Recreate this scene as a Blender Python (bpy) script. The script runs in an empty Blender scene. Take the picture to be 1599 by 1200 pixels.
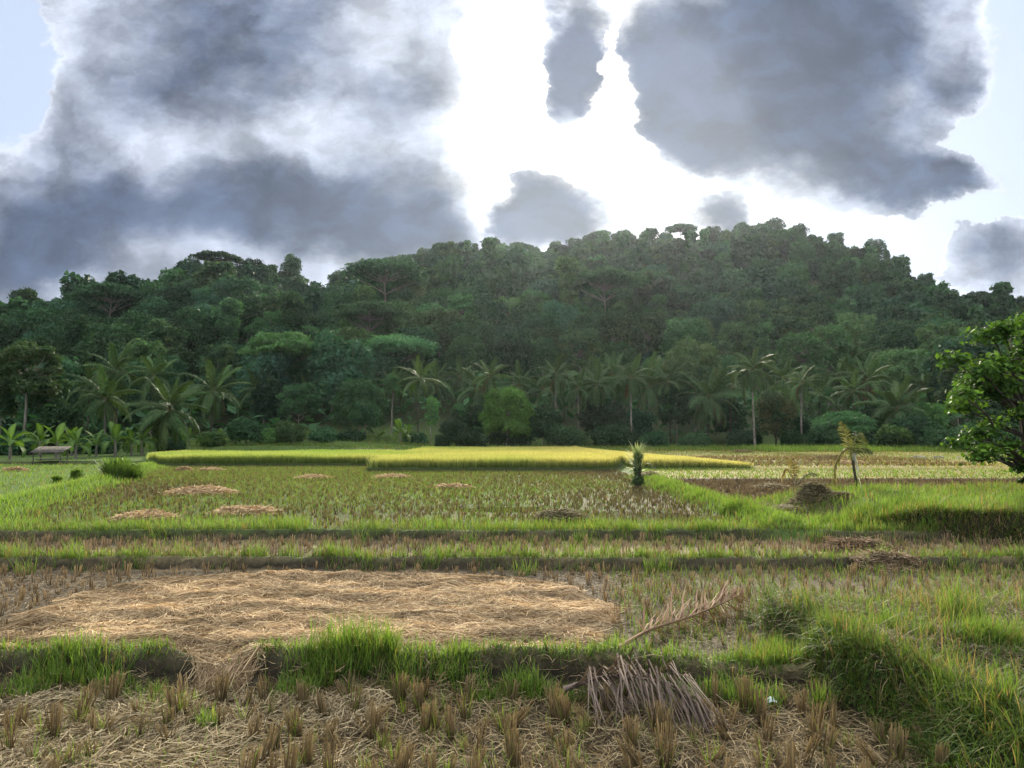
import bpy, math
import numpy as np
from mathutils import Vector, Matrix, Euler

C = bpy.context.scene.collection
scene = bpy.context.scene
PI = math.pi
R = math.radians

# ------------------------------------------------------------------ camera
FPX, CX, CY, YH, CAM_Z = 1200.0, 799.5, 600.0, 678.0, 2.6
PITCH = math.atan((YH - CY) / FPX)
cam_data = bpy.data.cameras.new('camera')
cam = bpy.data.objects.new('camera', cam_data)
C.objects.link(cam)
cam_data.sensor_width = 36.0
cam_data.lens = 36.0 * FPX / 1599.0
cam_data.clip_start = 0.1
cam_data.clip_end = 6000.0
cam.location = (0, 0, CAM_Z)
cam.rotation_euler = (PI / 2 + PITCH, 0, 0)
scene.camera = cam


def ray(px, py):
    a, b = (px - CX) / FPX, -(py - CY) / FPX
    c, s = math.cos(PITCH), math.sin(PITCH)
    return a, c - s * b, s + c * b


def at(px, py, depth):                       # a place at a forward distance
    a, y, z = ray(px, py)
    t = depth / y
    return a * t, depth, CAM_Z + z * t


def gp(px, py, z):                           # where a sight line meets the level z
    a, y, dz = ray(px, py)
    t = (z - CAM_Z) / dz
    return a * t, y * t


# ------------------------------------------------------------------ exposure
scene.view_settings.view_transform = 'Standard'
scene.view_settings.look = 'None'
scene.view_settings.gamma = 1.0
scene.view_settings.exposure = 1.85
scene.cycles.max_bounces = 6
scene.cycles.diffuse_bounces = 3
scene.cycles.glossy_bounces = 2
scene.cycles.transmission_bounces = 4
scene.cycles.transparent_max_bounces = 6
scene.cycles.use_denoising = True
scene.cycles.sample_clamp_indirect = 6.0

# ------------------------------------------------------------------ sun, low behind the hill and thin cloud
SUN_EL, SUN_AZ = R(19.5), R(7.5)             # azimuth measured from +Y towards +X
sun_dir = Vector((math.sin(SUN_AZ) * math.cos(SUN_EL), math.cos(SUN_AZ) * math.cos(SUN_EL), math.sin(SUN_EL)))
sun_data = bpy.data.lights.new('sun', 'SUN')
sun_data.energy = 3.0
sun_data.angle = R(6)
sun_data.color = (1.0, 0.9, 0.72)
sun = bpy.data.objects.new('sun', sun_data)
C.objects.link(sun)
sun.rotation_euler = (-sun_dir).to_track_quat('-Z', 'Y').to_euler()

# ------------------------------------------------------------------ world: sky with broken cloud
world = bpy.data.worlds.new('World')
scene.world = world
world.use_nodes = True
wt = world.node_tree
wt.nodes.clear()


class G:
    """short-hand for building math node chains in one tree"""
    def __init__(self, tree):
        self.t = tree

    def put(self, socket, v):
        if isinstance(v, bpy.types.NodeSocket):
            self.t.links.new(v, socket)
        else:
            socket.default_value = v

    def m(self, op, a, b=0.0, c=0.0, clamp=False):
        n = self.t.nodes.new('ShaderNodeMath')
        n.operation = op
        n.use_clamp = clamp
        for i, v in enumerate((a, b, c)):
            self.put(n.inputs[i], v)
        return n.outputs[0]

    def add(self, a, b): return self.m('ADD', a, b)
    def sub(self, a, b): return self.m('SUBTRACT', a, b)
    def mul(self, a, b): return self.m('MULTIPLY', a, b)
    def mad(self, a, b, c): return self.m('MULTIPLY_ADD', a, b, c)

    def smooth(self, v, lo, hi, a=0.0, b=1.0):
        n = self.t.nodes.new('ShaderNodeMapRange')
        n.interpolation_type = 'SMOOTHSTEP'
        for s, x in zip(n.inputs, (v, lo, hi, a, b)):
            self.put(s, x)
        return n.outputs[0]

    def mix(self, f, a, b):
        n = self.t.nodes.new('ShaderNodeMix')
        n.data_type = 'RGBA'
        self.put(n.inputs[0], f)
        for s, v in ((n.inputs[6], a), (n.inputs[7], b)):
            self.put(s, v if isinstance(v, bpy.types.NodeSocket) else (*v, 1.0))
        return n.outputs[2]

    def scale(self, col, f):
        n = self.t.nodes.new('ShaderNodeVectorMath')
        n.operation = 'SCALE'
        self.put(n.inputs[0], col)
        self.put(n.inputs[3], f)
        return n.outputs[0]

    def vadd(self, a, b):
        n = self.t.nodes.new('ShaderNodeVectorMath')
        n.operation = 'ADD'
        self.put(n.inputs[0], a)
        self.put(n.inputs[1], b)
        return n.outputs[0]

    def xyz(self, x, y, z):
        n = self.t.nodes.new('ShaderNodeCombineXYZ')
        for s, v in zip(n.inputs, (x, y, z)):
            self.put(s, v)
        return n.outputs[0]

    def noise(self, vec, scale, detail=4.0, rough=0.55, color=False):
        n = self.t.nodes.new('ShaderNodeTexNoise')
        self.put(n.inputs['Vector'], vec)
        n.inputs['Scale'].default_value = scale
        n.inputs['Detail'].default_value = detail
        n.inputs['Roughness'].default_value = rough
        return n.outputs['Color' if color else 'Fac']


g = G(wt)
tc = wt.nodes.new('ShaderNodeTexCoord')
sep = wt.nodes.new('ShaderNodeSeparateXYZ')
wt.links.new(tc.outputs['Generated'], sep.inputs[0])
dx, dy, dz = sep.outputs
front = g.m('MAXIMUM', dy, 0.12)
u = g.m('DIVIDE', dx, front)
v = g.m('DIVIDE', dz, front)
uv = g.xyz(u, g.mul(v, 1.35), 0.0)
w1 = wt.nodes.new('ShaderNodeSeparateColor')
wt.links.new(g.noise(uv, 5.0, 5.0, 0.55, True), w1.inputs[0])
w2 = wt.nodes.new('ShaderNodeSeparateColor')
wt.links.new(g.noise(uv, 17.0, 5.0, 0.6, True), w2.inputs[0])
wu = g.add(g.mad(g.sub(w1.outputs[0], 0.5), 0.10, u), g.mul(g.sub(w2.outputs[0], 0.5), 0.06))
wv = g.add(g.mad(g.sub(w1.outputs[1], 0.5), 0.08, v), g.mul(g.sub(w2.outputs[1], 0.5), 0.05))


def uvp(px, py):
    a, y, z = ray(px, py)
    return a / y, z / y


# cloud masses: centre, half width, half height, amount
MASSES = [
    (330, 40, 230, 110, 1.0), (520, 120, 190, 150, 1.0), (620, 260, 105, 150, 0.95), (230, 150, 150, 110, 0.75),
    (90, 350, 170, 110, 1.15), (390, 305, 180, 62, 1.05), (560, 365, 150, 60, 0.9), (300, 405, 300, 60, 1.0), (30, 400, 120, 50, .8), (660, 70, 60, 80, .5),
    (690, 340, 55, 70, 0.6), (420, 220, 160, 60, 0.45), (120, 225, 70, 50, 0.55), (15, 285, 50, 40, .4),
    (1200, 70, 220, 110, 1.5), (1070, 140, 95, 100, 1.3), (1330, 40, 170, 90, 1.0), (1190, 212, 140, 58, 1.0),
    (1290, 265, 110, 60, 1.0), (1440, 285, 115, 48, 1.35), (1360, 190, 70, 50, 0.5), (890, 105, 42, 85, 1.3),
    (1500, 135, 75, 45, 0.75), (1420, 180, 45, 50, .55), (975, 20, 40, 40, 0.35),
    (850, 318, 80, 72, 1.75), (795, 345, 40, 34, .9), (1130, 330, 52, 32, 1.7), (950, 348, 100, 34, 1.2), (1560, 398, 95, 62, 1.35),
    (1595, 330, 40, 40, .5), (1500, 440, 120, 16, .35), (1560, 250, 50, 20, .4), (1180, 225, 170, 60, 0.5), (890, 150, 30, 60, 0.5), (590, 45, 32, 45, -0.6), (225, 225, 50, 36, -0.45), (480, 190, 30, 24, -0.45), (260, 285, 30, 30, -0.3), (620, 340, 14, 26, -.5),
    (785, 190, 70, 170, -0.9), (762, 320, 26, 60, -.8), (950, 160, 36, 60, -.8), (950, 70, 22, 70, -.7), (1585, 170, 50, 130, -.6), (1040, 285, 90, 28, -1.0), (1555, 335, 70, 20, -.9), (1230, 330, 60, 22, -.7), (1420, 370, 130, 40, -.5), (950, 245, 80, 60, -0.9), (25, 130, 55, 90, -0.7), (1395, 145, 34, 30, -0.7), (1530, 230, 50, 45, -0.6), (1300, 300, 50, 24, -.3),
    (400, -180, 420, 130, 0.9), (1250, -160, 320, 130, 1.0),
]
# where a mass is deep (grey) or thin (pale)
SHADES = [(400, 300, 170, 55, 0.55), (60, 340, 140, 90, 0.35), (1200, 110, 200, 90, 0.85), (1060, 150, 100, 90, 0.6), (1440, 290, 110, 45, 0.75), (1270, 240, 90, 40, -0.2), (330, 40, 150, 60, 0.2),
          (230, 220, 120, 40, -0.45), (560, 230, 110, 60, -0.5), (640, 330, 90, 60, -0.25), (330, 410, 260, 35, -0.35), (480, 190, 60, 50, -0.4), (620, 60, 70, 70, -0.4), (1130, 325, 60, 50, 0.3), (950, 352, 100, 30, -0.5),
          (850, 325, 70, 60, 0.65), (890, 110, 50, 90, 0.45), (1500, 135, 60, 40, 0.15), (1560, 400, 90, 55, 0.3), (560, 370, 130, 40, 0.2), (150, 420, 150, 25, 0.2)]
dens = None
for px, py, rx, ry, amt in MASSES:
    cu, cv = uvp(px, py)
    a = g.mul(g.sub(wu, cu), FPX / rx)
    b = g.mul(g.sub(wv, cv), FPX / ry)
    e = g.m('EXPONENT', g.mul(g.mad(a, a, g.mul(b, b)), -0.8))
    dens = g.mul(e, amt) if dens is None else g.mad(e, amt, dens)
# the rest of the sky, above and behind: broken cloud
back_n = g.noise(tc.outputs['Generated'], 2.2, 6.0, 0.55)
back = g.smooth(back_n, 0.45, 0.68)
infront = g.mul(g.smooth(dy, 0.25, 0.6), g.smooth(dz, 0.75, 0.55))
dens = g.add(g.mul(dens, infront), g.mul(back, g.sub(1.0, infront)))
fine = g.noise(uv, 8.0, 10.0, 0.64)
d = g.mad(g.sub(fine, 0.5), 1.3, dens)
alpha = 0.0
bill = g.noise(g.xyz(g.mad(g.sub(w1.outputs[0], 0.5), 0.1, u), g.mul(v, 1.7), 0.3), 3.6, 6.0, 0.58)
soft = g.smooth(g.noise(uv, 2.6, 2.0, 0.5), 0.4, 0.62)
alpha = g.add(g.mul(g.smooth(d, 0.26, 0.46), g.sub(1.0, soft)), g.mul(g.smooth(d, 0.08, 0.72), soft))
shade = None
for px, py, rx, ry, amt in SHADES:
    cu, cv = uvp(px, py)
    a = g.mul(g.sub(wu, cu), FPX / rx)
    b = g.mul(g.sub(wv, cv), FPX / ry)
    e = g.m('EXPONENT', g.mul(g.mad(a, a, g.mul(b, b)), -0.8))
    shade = g.mul(e, amt) if shade is None else g.mad(e, amt, shade)
thick = g.smooth(g.add(g.mad(g.sub(bill, 0.5), 1.7, g.mul(d, 0.55)), g.mul(shade, infront)), 0.1, 1.25)
# sun side glow
sn = wt.nodes.new('ShaderNodeVectorMath')
sn.operation = 'DOT_PRODUCT'
wt.links.new(tc.outputs['Generated'], sn.inputs[0])
sn.inputs[1].default_value = sun_dir
ang = g.m('ARCCOSINE', g.m('MINIMUM', sn.outputs['Value'], 0.99999))
glow = g.add(g.mul(g.m('EXPONENT', g.mul(g.mul(ang, ang), -120.0)), 12.0), g.mul(g.m('EXPONENT', g.mul(ang, -5.0)), 0.16))
sky = wt.nodes.new('ShaderNodeTexSky')
sky.sky_type = 'NISHITA'
sky.sun_disc = False
sky.sun_elevation = SUN_EL
sky.sun_rotation = SUN_AZ
sky.dust_density = 1.0
SKY = 0.006
blue = g.vadd(g.scale(sky.outputs[0], SKY), (0.15, 0.18, 0.235))
clear = g.vadd(blue, g.scale(g.xyz(1.0, 0.93, 0.78), glow))
su, sv = sun_dir.x / sun_dir.y, sun_dir.z / sun_dir.y
tow = wt.nodes.new('ShaderNodeVectorMath')
tow.operation = 'NORMALIZE'
wt.links.new(g.xyz(g.sub(su, u), g.sub(sv + 0.25, v), 0.0), tow.inputs[0])
warped = g.xyz(wu, g.mul(wv, 1.35), 0.0)
puff = g.noise(warped, 5.2, 9.0, 0.56)
puff_to = g.noise(g.vadd(warped, g.scale(tow.outputs[0], 0.04)), 5.2, 9.0, 0.56)
relief = g.smooth(g.sub(puff, puff_to), -0.17, 0.2)
lit = g.mix(thick, (0.165, 0.183, 0.222), (0.028, 0.039, 0.067))
body = g.scale(lit, g.mad(relief, 0.78, 0.66))
edge = g.mul(g.mul(alpha, g.sub(1.0, alpha)), 0.35)
thin = g.sub(1.0, thick)
rim = g.add(edge, g.mul(g.mul(g.m('MINIMUM', glow, 0.3), g.mul(thin, thin)), 0.8))
cloud = g.vadd(g.vadd(body, g.scale(g.xyz(1.0, 0.95, 0.87), rim)), g.scale(g.xyz(.46, .45, .45), g.mul(g.m('MINIMUM', glow, 0.6), 0.1)))
behind = g.m('MAXIMUM', g.mul(g.smooth(dy, 0.3, -0.4), 0.3), g.smooth(dz, 0.6, 0.85))
cloud = g.vadd(cloud, g.scale(g.xyz(1.0, 0.98, 0.93), g.mul(behind, 1.9)))  # extra cloud brightness overhead and behind the camera, added to light the ground
total = g.mix(alpha, clear, cloud)
bg = wt.nodes.new('ShaderNodeBackground')
wt.links.new(total, bg.inputs[0])
bg.inputs[1].default_value = 1.0
wo = wt.nodes.new('ShaderNodeOutputWorld')
wt.links.new(bg.outputs[0], wo.inputs[0])

# ------------------------------------------------------------------ numeric helpers
rng = np.random.default_rng(11)


def sst(a, b, x):
    t = np.clip((x - a) / (b - a), 0, 1)
    return t * t * (3 - 2 * t)


def lattice(ix, iy, seed):
    n = (ix * 374761393 + iy * 668265263 + seed * 974634777) & 0xffffffff
    n = ((n ^ (n >> 13)) * 1274126177) & 0xffffffff
    return ((n ^ (n >> 16)) & 0xffff) / 65535.0


def vn(x, y, seed=0):
    x, y = np.asarray(x, float), np.asarray(y, float)
    fx, fy = np.floor(x), np.floor(y)
    ix, iy = fx.astype(np.int64), fy.astype(np.int64)
    tx, ty = x - fx, y - fy
    tx, ty = tx * tx * (3 - 2 * tx), ty * ty * (3 - 2 * ty)
    a, b = lattice(ix, iy, seed), lattice(ix + 1, iy, seed)
    c, d = lattice(ix, iy + 1, seed), lattice(ix + 1, iy + 1, seed)
    return (a + (b - a) * tx) * (1 - ty) + (c + (d - c) * tx) * ty - 0.5


def fbm(x, y, seed=0, octaves=4):
    s, amp, f = 0, 1.0, 1.0
    for k in range(octaves):
        s = s + amp * vn(x * f, y * f, seed + k * 17)
        amp *= 0.5
        f *= 2.03
    return s


def inside(poly, x, y):
    r = np.zeros(np.shape(x), bool)
    n = len(poly)
    for i in range(n):
        x0, y0 = poly[i]
        x1, y1 = poly[(i + 1) % n]
        hit = ((y0 > y) != (y1 > y)) & (x < (x1 - x0) * (y - y0) / (y1 - y0 + 1e-12) + x0)
        r ^= hit
    return r


# ------------------------------------------------------------------ object helpers
def mesh_obj(name, verts, faces, material, parent=None, col=None, smooth=False):
    """verts (N,3), faces (M,k) with k the same for all; col (N,3) becomes the colour attribute 'col'"""
    me = mesh_data(name, verts, faces, material, col, smooth)
    return link(name, me, parent)


def mesh_data(name, verts, faces, material, col=None, smooth=False):
    verts = np.ascontiguousarray(verts, np.float32).reshape(-1, 3)
    me = bpy.data.meshes.new(name)
    if not isinstance(faces, list):
        faces = [faces]
    loops = np.concatenate([np.asarray(f, np.int32).ravel() for f in faces])
    sizes = np.concatenate([np.full(len(f), f.shape[1], np.int32) for f in faces])
    me.vertices.add(len(verts))
    me.vertices.foreach_set('co', verts.ravel())
    me.loops.add(len(loops))
    me.loops.foreach_set('vertex_index', loops)
    me.polygons.add(len(sizes))
    starts = np.zeros(len(sizes), np.int32)
    starts[1:] = np.cumsum(sizes)[:-1]
    me.polygons.foreach_set('loop_start', starts)
    me.polygons.foreach_set('loop_total', sizes)
    if smooth:
        me.polygons.foreach_set('use_smooth', np.ones(len(sizes), bool))
    if col is not None:
        a = me.attributes.new('col', 'FLOAT_COLOR', 'POINT')
        c4 = np.ones((len(verts), 4), np.float32)
        c4[:, :3] = col
        a.data.foreach_set('color', c4.ravel())
    me.update(calc_edges=True)
    me.materials.append(material)
    return me


def link(name, me, parent=None):
    o = bpy.data.objects.new(name, me)
    C.objects.link(o)
    if parent is not None:
        o.parent = parent
    return o


def tag(o, label=None, cat=None, group=None, kind=None):
    for k, val in (('label', label), ('category', cat), ('group', group), ('kind', kind)):
        if val:
            o[k] = val
    return o


def thing(name, label, cat, loc, rz=0.0, group=None, s=1.0):
    o = bpy.data.objects.new(name, None)
    C.objects.link(o)
    o.empty_display_size = 0.2
    o.location = loc
    o.rotation_euler = (0, 0, rz)
    o.scale = (s, s, s) if not isinstance(s, tuple) else s
    return tag(o, label, cat, group)


def copy_tree(o, parent=None):
    c = o.copy()
    C.objects.link(c)
    if parent is not None:
        c.parent = parent
    for ch in o.children:
        copy_tree(ch, c)
    return c


class Pile:
    """collects vertex and quad blocks"""
    def __init__(self):
        self.v, self.f, self.c, self.n = [], [], [], 0

    def put(self, v, f, c=None):
        v = np.asarray(v, float).reshape(-1, 3)
        self.v.append(v)
        self.f.append(np.asarray(f, np.int64) + self.n)
        self.c.append(np.broadcast_to(np.asarray((0.5, 0.5, 0.5) if c is None else c, float), v.shape))
        self.n += len(v)

    def arrays(self):
        return np.concatenate(self.v), np.concatenate(self.f), np.concatenate(self.c)

    def data(self, name, material, smooth=False):
        v, f, c = self.arrays()
        return mesh_data(name, v, f, material, c, smooth)

    def obj(self, name, material, parent=None, smooth=False):
        return link(name, self.data(name, material, smooth), parent)


def blades(base, az, length, width, lean, curl, c0, c1, seg=3, taper=1.0, face=None):
    """bent ribbons: N blades, seg quads each. lean/curl in radians from the vertical"""
    n = len(base)
    az, length, width = (np.broadcast_to(np.asarray(q, float), (n,)) for q in (az, length, width))
    lean, curl = (np.broadcast_to(np.asarray(q, float), (n,)) for q in (lean, curl))
    face = az + PI / 2 if face is None else np.broadcast_to(face, (n,))
    side = np.stack([np.cos(face), np.sin(face), np.zeros(n)], 1)
    hd = np.stack([np.cos(az), np.sin(az), np.zeros(n)], 1)
    p = np.array(base, float)
    V = np.zeros((n, seg + 1, 2, 3))
    K = np.zeros((n, seg + 1, 2, 3))
    c0, c1 = np.broadcast_to(c0, (n, 3)), np.broadcast_to(c1, (n, 3))
    for k in range(seg + 1):
        t = k / seg
        w = width * (1 - taper * t ** 1.6) * 0.5
        V[:, k, 0] = p - side * w[:, None]
        V[:, k, 1] = p + side * w[:, None]
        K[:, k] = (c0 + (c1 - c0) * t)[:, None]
        th = lean + curl * (t + 0.5 / seg)
        st = (length / seg)[:, None]
        p = p + st * (np.sin(th)[:, None] * hd + np.cos(th)[:, None] * np.array((0, 0, 1.0)))
    idx = np.arange(n)[:, None] * (2 * (seg + 1)) + np.arange(seg)[None] * 2
    Fq = np.stack([idx, idx + 1, idx + 3, idx + 2], -1).reshape(-1, 4)
    return V.reshape(-1, 3), Fq, K.reshape(-1, 3)


def tube(points, radii, k=7, col=None):
    """one tapering tube through points"""
    P = np.asarray(points, float)
    n = len(P)
    T = np.gradient(P, axis=0)
    T /= np.linalg.norm(T, axis=1)[:, None] + 1e-9
    ref = np.array((0.31, 0.95, 0.05)) if abs(T[0][2]) > 0.7 else np.array((0, 0, 1.0))
    A = np.cross(T, ref)
    A /= np.linalg.norm(A, axis=1)[:, None] + 1e-9
    B = np.cross(T, A)
    th = np.arange(k) * 2 * PI / k
    rr = np.asarray(radii, float)[:, None, None]
    V = P[:, None] + rr * (A[:, None] * np.cos(th)[None, :, None] + B[:, None] * np.sin(th)[None, :, None])
    i = np.arange(n - 1)[:, None] * k
    j = np.arange(k)[None]
    Fq = np.stack([i + j, i + (j + 1) % k, i + k + (j + 1) % k, i + k + j], -1).reshape(-1, 4)
    return V.reshape(-1, 3), Fq


# ------------------------------------------------------------------ materials
def new_mat(name):
    m = bpy.data.materials.new(name)
    m.use_nodes = True
    m.node_tree.nodes.clear()
    return m, G(m.node_tree)


def finish(m, shader):
    o = m.node_tree.nodes.new('ShaderNodeOutputMaterial')
    m.node_tree.links.new(shader, o.inputs[0])
    return m


def principled(gr, col, rough=0.7, spec=0.3, normal=None):
    n = gr.t.nodes.new('ShaderNodeBsdfPrincipled')
    gr.put(n.inputs['Base Color'], col if isinstance(col, bpy.types.NodeSocket) else (*col, 1))
    gr.put(n.inputs['Roughness'], rough)
    gr.put(n.inputs['Specular IOR Level'], spec)
    if normal is not None:
        gr.put(n.inputs['Normal'], normal)
    return n.outputs[0]


def blade_mat(name, trans=0.35, gain=1.0, rough=0.6, spec=0.25, tcol=(1.25, 1.2, 0.55), vary=0.0):
    """thin leaf: colour attribute, part of the light passes through"""
    m, gr = new_mat(name)
    at_n = gr.t.nodes.new('ShaderNodeAttribute')
    at_n.attribute_name = 'col'
    col = gr.scale(at_n.outputs['Color'], gain)
    if vary:
        oi = gr.t.nodes.new('ShaderNodeObjectInfo')
        h = gr.t.nodes.new('ShaderNodeHueSaturation')
        gr.put(h.inputs['Hue'], gr.mad(oi.outputs['Random'], 0.05 * vary, 0.5 - 0.025 * vary))
        gr.put(h.inputs['Value'], gr.mad(gr.m('FRACT', gr.mul(oi.outputs['Random'], 7.31)), 0.9 * vary, 1 - 0.45 * vary))
        gr.put(h.inputs['Color'], col)
        col = h.outputs[0]
    p = principled(gr, col, rough, spec)
    tr = gr.t.nodes.new('ShaderNodeBsdfTranslucent')
    mu = gr.t.nodes.new('ShaderNodeVectorMath')
    mu.operation = 'MULTIPLY'
    gr.put(mu.inputs[0], col)
    mu.inputs[1].default_value = tcol
    gr.put(tr.inputs[0], mu.outputs[0])
    mx = gr.t.nodes.new('ShaderNodeMixShader')
    mx.inputs[0].default_value = trans
    gr.t.links.new(p, mx.inputs[1])
    gr.t.links.new(tr.outputs[0], mx.inputs[2])
    return finish(m, mx.outputs[0])


def bark_mat(name, a, b, scale=3.0):
    m, gr = new_mat(name)
    t = gr.t.nodes.new('ShaderNodeTexCoord')
    mp = gr.t.nodes.new('ShaderNodeMapping')
    mp.inputs['Scale'].default_value = (1, 1, 0.35)
    gr.t.links.new(t.outputs['Object'], mp.inputs[0])
    n = gr.noise(mp.outputs[0], scale, 6.0, 0.65)
    col = gr.mix(gr.smooth(n, 0.35, 0.65), a, b)
    bp = gr.t.nodes.new('ShaderNodeBump')
    bp.inputs['Strength'].default_value = 0.5
    gr.put(bp.inputs['Height'], n)
    return finish(m, principled(gr, col, 0.9, 0.1, bp.outputs[0]))


def soil_mat(name):
    m, gr = new_mat(name)
    t = gr.t.nodes.new('ShaderNodeTexCoord')
    at_n = gr.t.nodes.new('ShaderNodeAttribute')
    at_n.attribute_name = 'col'
    n1 = gr.noise(t.outputs['Object'], 9.0, 8.0, 0.7)
    n2 = gr.noise(t.outputs['Object'], 1.3, 6.0, 0.6)
    f = gr.mad(gr.sub(n1, 0.5), 1.7, gr.mad(gr.sub(n2, 0.5), 0.9, 1.0))
    col = gr.scale(at_n.outputs['Color'], gr.m('MAXIMUM', f, 0.25))
    bp = gr.t.nodes.new('ShaderNodeBump')
    bp.inputs['Strength'].default_value = 0.7
    bp.inputs['Distance'].default_value = 0.05
    gr.put(bp.inputs['Height'], n1)
    return finish(m, principled(gr, col, gr.smooth(n2, 0.3, 0.7, 0.85, 1.0), 0.06, bp.outputs[0]))


M_SOIL = soil_mat('soil')
M_GRASS = blade_mat('grass_blade', 0.45, 1.0, 0.6, 0.12)
M_RICE = blade_mat('rice_blade', 0.42, 1.0, 0.7, 0.1, (1.12, 1.05, 0.7))
M_STRAW = blade_mat('dry_straw', 0.15, 1.0, 0.85, 0.04, (1.1, 1.0, 0.8))
M_LEAF = blade_mat('tree_leaf', 0.3, 1.0, 0.65, 0.08, (1.0, 1.25, 0.6), 1.0)
M_LEAF_NEAR = blade_mat('glossy_leaf', 0.34, 1.0, 0.6, 0.06, (1.35, 1.4, 0.45), 0.0)
M_PALM = blade_mat('palm_leaflet', 0.3, 1.0, 0.6, 0.08, (1.3, 1.3, 0.5), 0.6)
M_BARK = bark_mat('pale_bark', (0.10, 0.09, 0.07), (0.21, 0.19, 0.16))
M_BARK_DARK = bark_mat('dark_bark', (0.03, 0.026, 0.02), (0.075, 0.062, 0.048))
M_WOOD = bark_mat('weathered_wood', (0.04, 0.036, 0.03), (0.11, 0.1, 0.085), 6.0)

# ------------------------------------------------------------------ terrain heights
SKYLINE = [(-500, 500), (-250, 470), (-100, 480), (0, 478), (60, 462), (110, 452), (180, 435), (230, 440), (285, 408), (340, 398), (400, 412),
           (440, 424), (480, 438), (520, 430), (600, 412), (650, 394), (700, 384), (760, 376), (800, 381), (850, 382), (900, 371),
           (950, 362), (1000, 364), (1060, 356), (1100, 362), (1150, 355), (1200, 348), (1240, 356), (1300, 370), (1350, 385),
           (1400, 408), (1440, 430), (1490, 448), (1540, 462), (1599, 466), (1700, 474), (1900, 505), (2300, 540)]
SKX = np.array([(p[0] - CX) / FPX for p in SKYLINE])
SKV = np.array([ray(p[0], p[1])[2] / ray(p[0], p[1])[1] for p in SKYLINE])
RDX = (np.array([-500, 0, 200, 340, 430, 520, 700, 900, 1200, 1400, 1600, 2300]) - CX) / FPX
RDY = np.array([230, 235, 245, 250, 275, 320, 360, 385, 400, 395, 390, 420.0])


def ridge_y(s):
    return np.interp(s, RDX, RDY)


def hill_h(x, y):
    s = x / np.maximum(y, 20)
    Rr = ridge_y(s)
    zr = CAM_Z + np.interp(s, SKX, SKV) * Rr - 10.8
    foot = 104 + 10 * vn(x * 0.02, 3.1, 5)
    t = (y - foot) / (Rr - foot)
    up = np.clip(t, 0, 1)
    prof = 0.35 * up + 0.65 * up ** 1.6
    down = np.clip(t - 1, 0, 4)
    z = (zr - 1.5) * (prof - 0.55 * down)
    lump = fbm(x * 0.014, y * 0.014, 21, 4) * 13 * np.clip(t * 2.5, 0, 1) * np.clip((1 - up) * 3, 0, 1)
    return np.where(t > 0, z + lump, 0.0)


def yb1(x): return 8.1 + 0.35 * vn(x * 0.5, 0.3, 1) + 0.12 * vn(x * 2.1, 0.7, 2) + 0.09 * vn(x * 6.5, 0.2, 201)
def yb2(x): return 14.3 + 0.35 * vn(x * 0.3, 0.3, 3) + 0.14 * vn(x * 1.7, 0.7, 4) + 0.1 * vn(x * 5.5, 0.2, 202)
def yb3(x): return 16.9 + 0.5 * vn(x * 0.22, 0.3, 6) + 0.2 * vn(x * 1.2, 0.7, 7) + 0.1 * vn(x * 5.0, 0.2, 203)
def ybank(x): return np.where(x < 9.5, 18.2 - (x - 7) * 0.55, 16.8 - (x - 9.5) * 0.25) + 0.5 * vn(x * 0.7, 1.7, 8)
def yrice(x): return np.where(x < -8.4, 51.5, 44.6) + 0.5 * vn(x * 0.3, 0.2, 9)
def xleft(y): return -14.2 - (y - 22.5) * 0.33 + 0.5 * vn(y * 0.3, 0.9, 10)
def xright(y): return 6.3 + 0.4 * vn(y * 0.35, 0.9, 12)
def rice_right(y): return 13.8 - (y - 46) * 0.14


def mound_mask(x, y):
    n = 0.5 * vn(x * 0.9, y * 0.9, 31) + 0.25 * vn(x * 2.3, y * 2.3, 32)
    nr = np.clip(7.7 - y, 0, 3.5)
    edge = 3.15 + n * 0.5
    return sst(0, 1, (x - edge + 0.05) / (0.25 + 0.32 * nr)) * sst(3.6, 4.6, y) * (1 - sst(9.7, 10.5, y + n * 0.6))


def bank_mask(x, y):
    yb = ybank(x)
    return sst(6.9, 9.3, x + vn(y * 0.6, 0.4, 33)) * sst(-0.1, 0.2, y - yb) * (1 - sst(23.0, 25.5, y))


def wet_mask(x, y):
    return np.exp(-((x - 3.4) / 2.4) ** 2 - ((y - 20.6) / 1.7) ** 2) + 0.75 * np.exp(-((x + 0.4) / 2.6) ** 2 - ((y - 22.8) / 1.5) ** 2)


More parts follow.
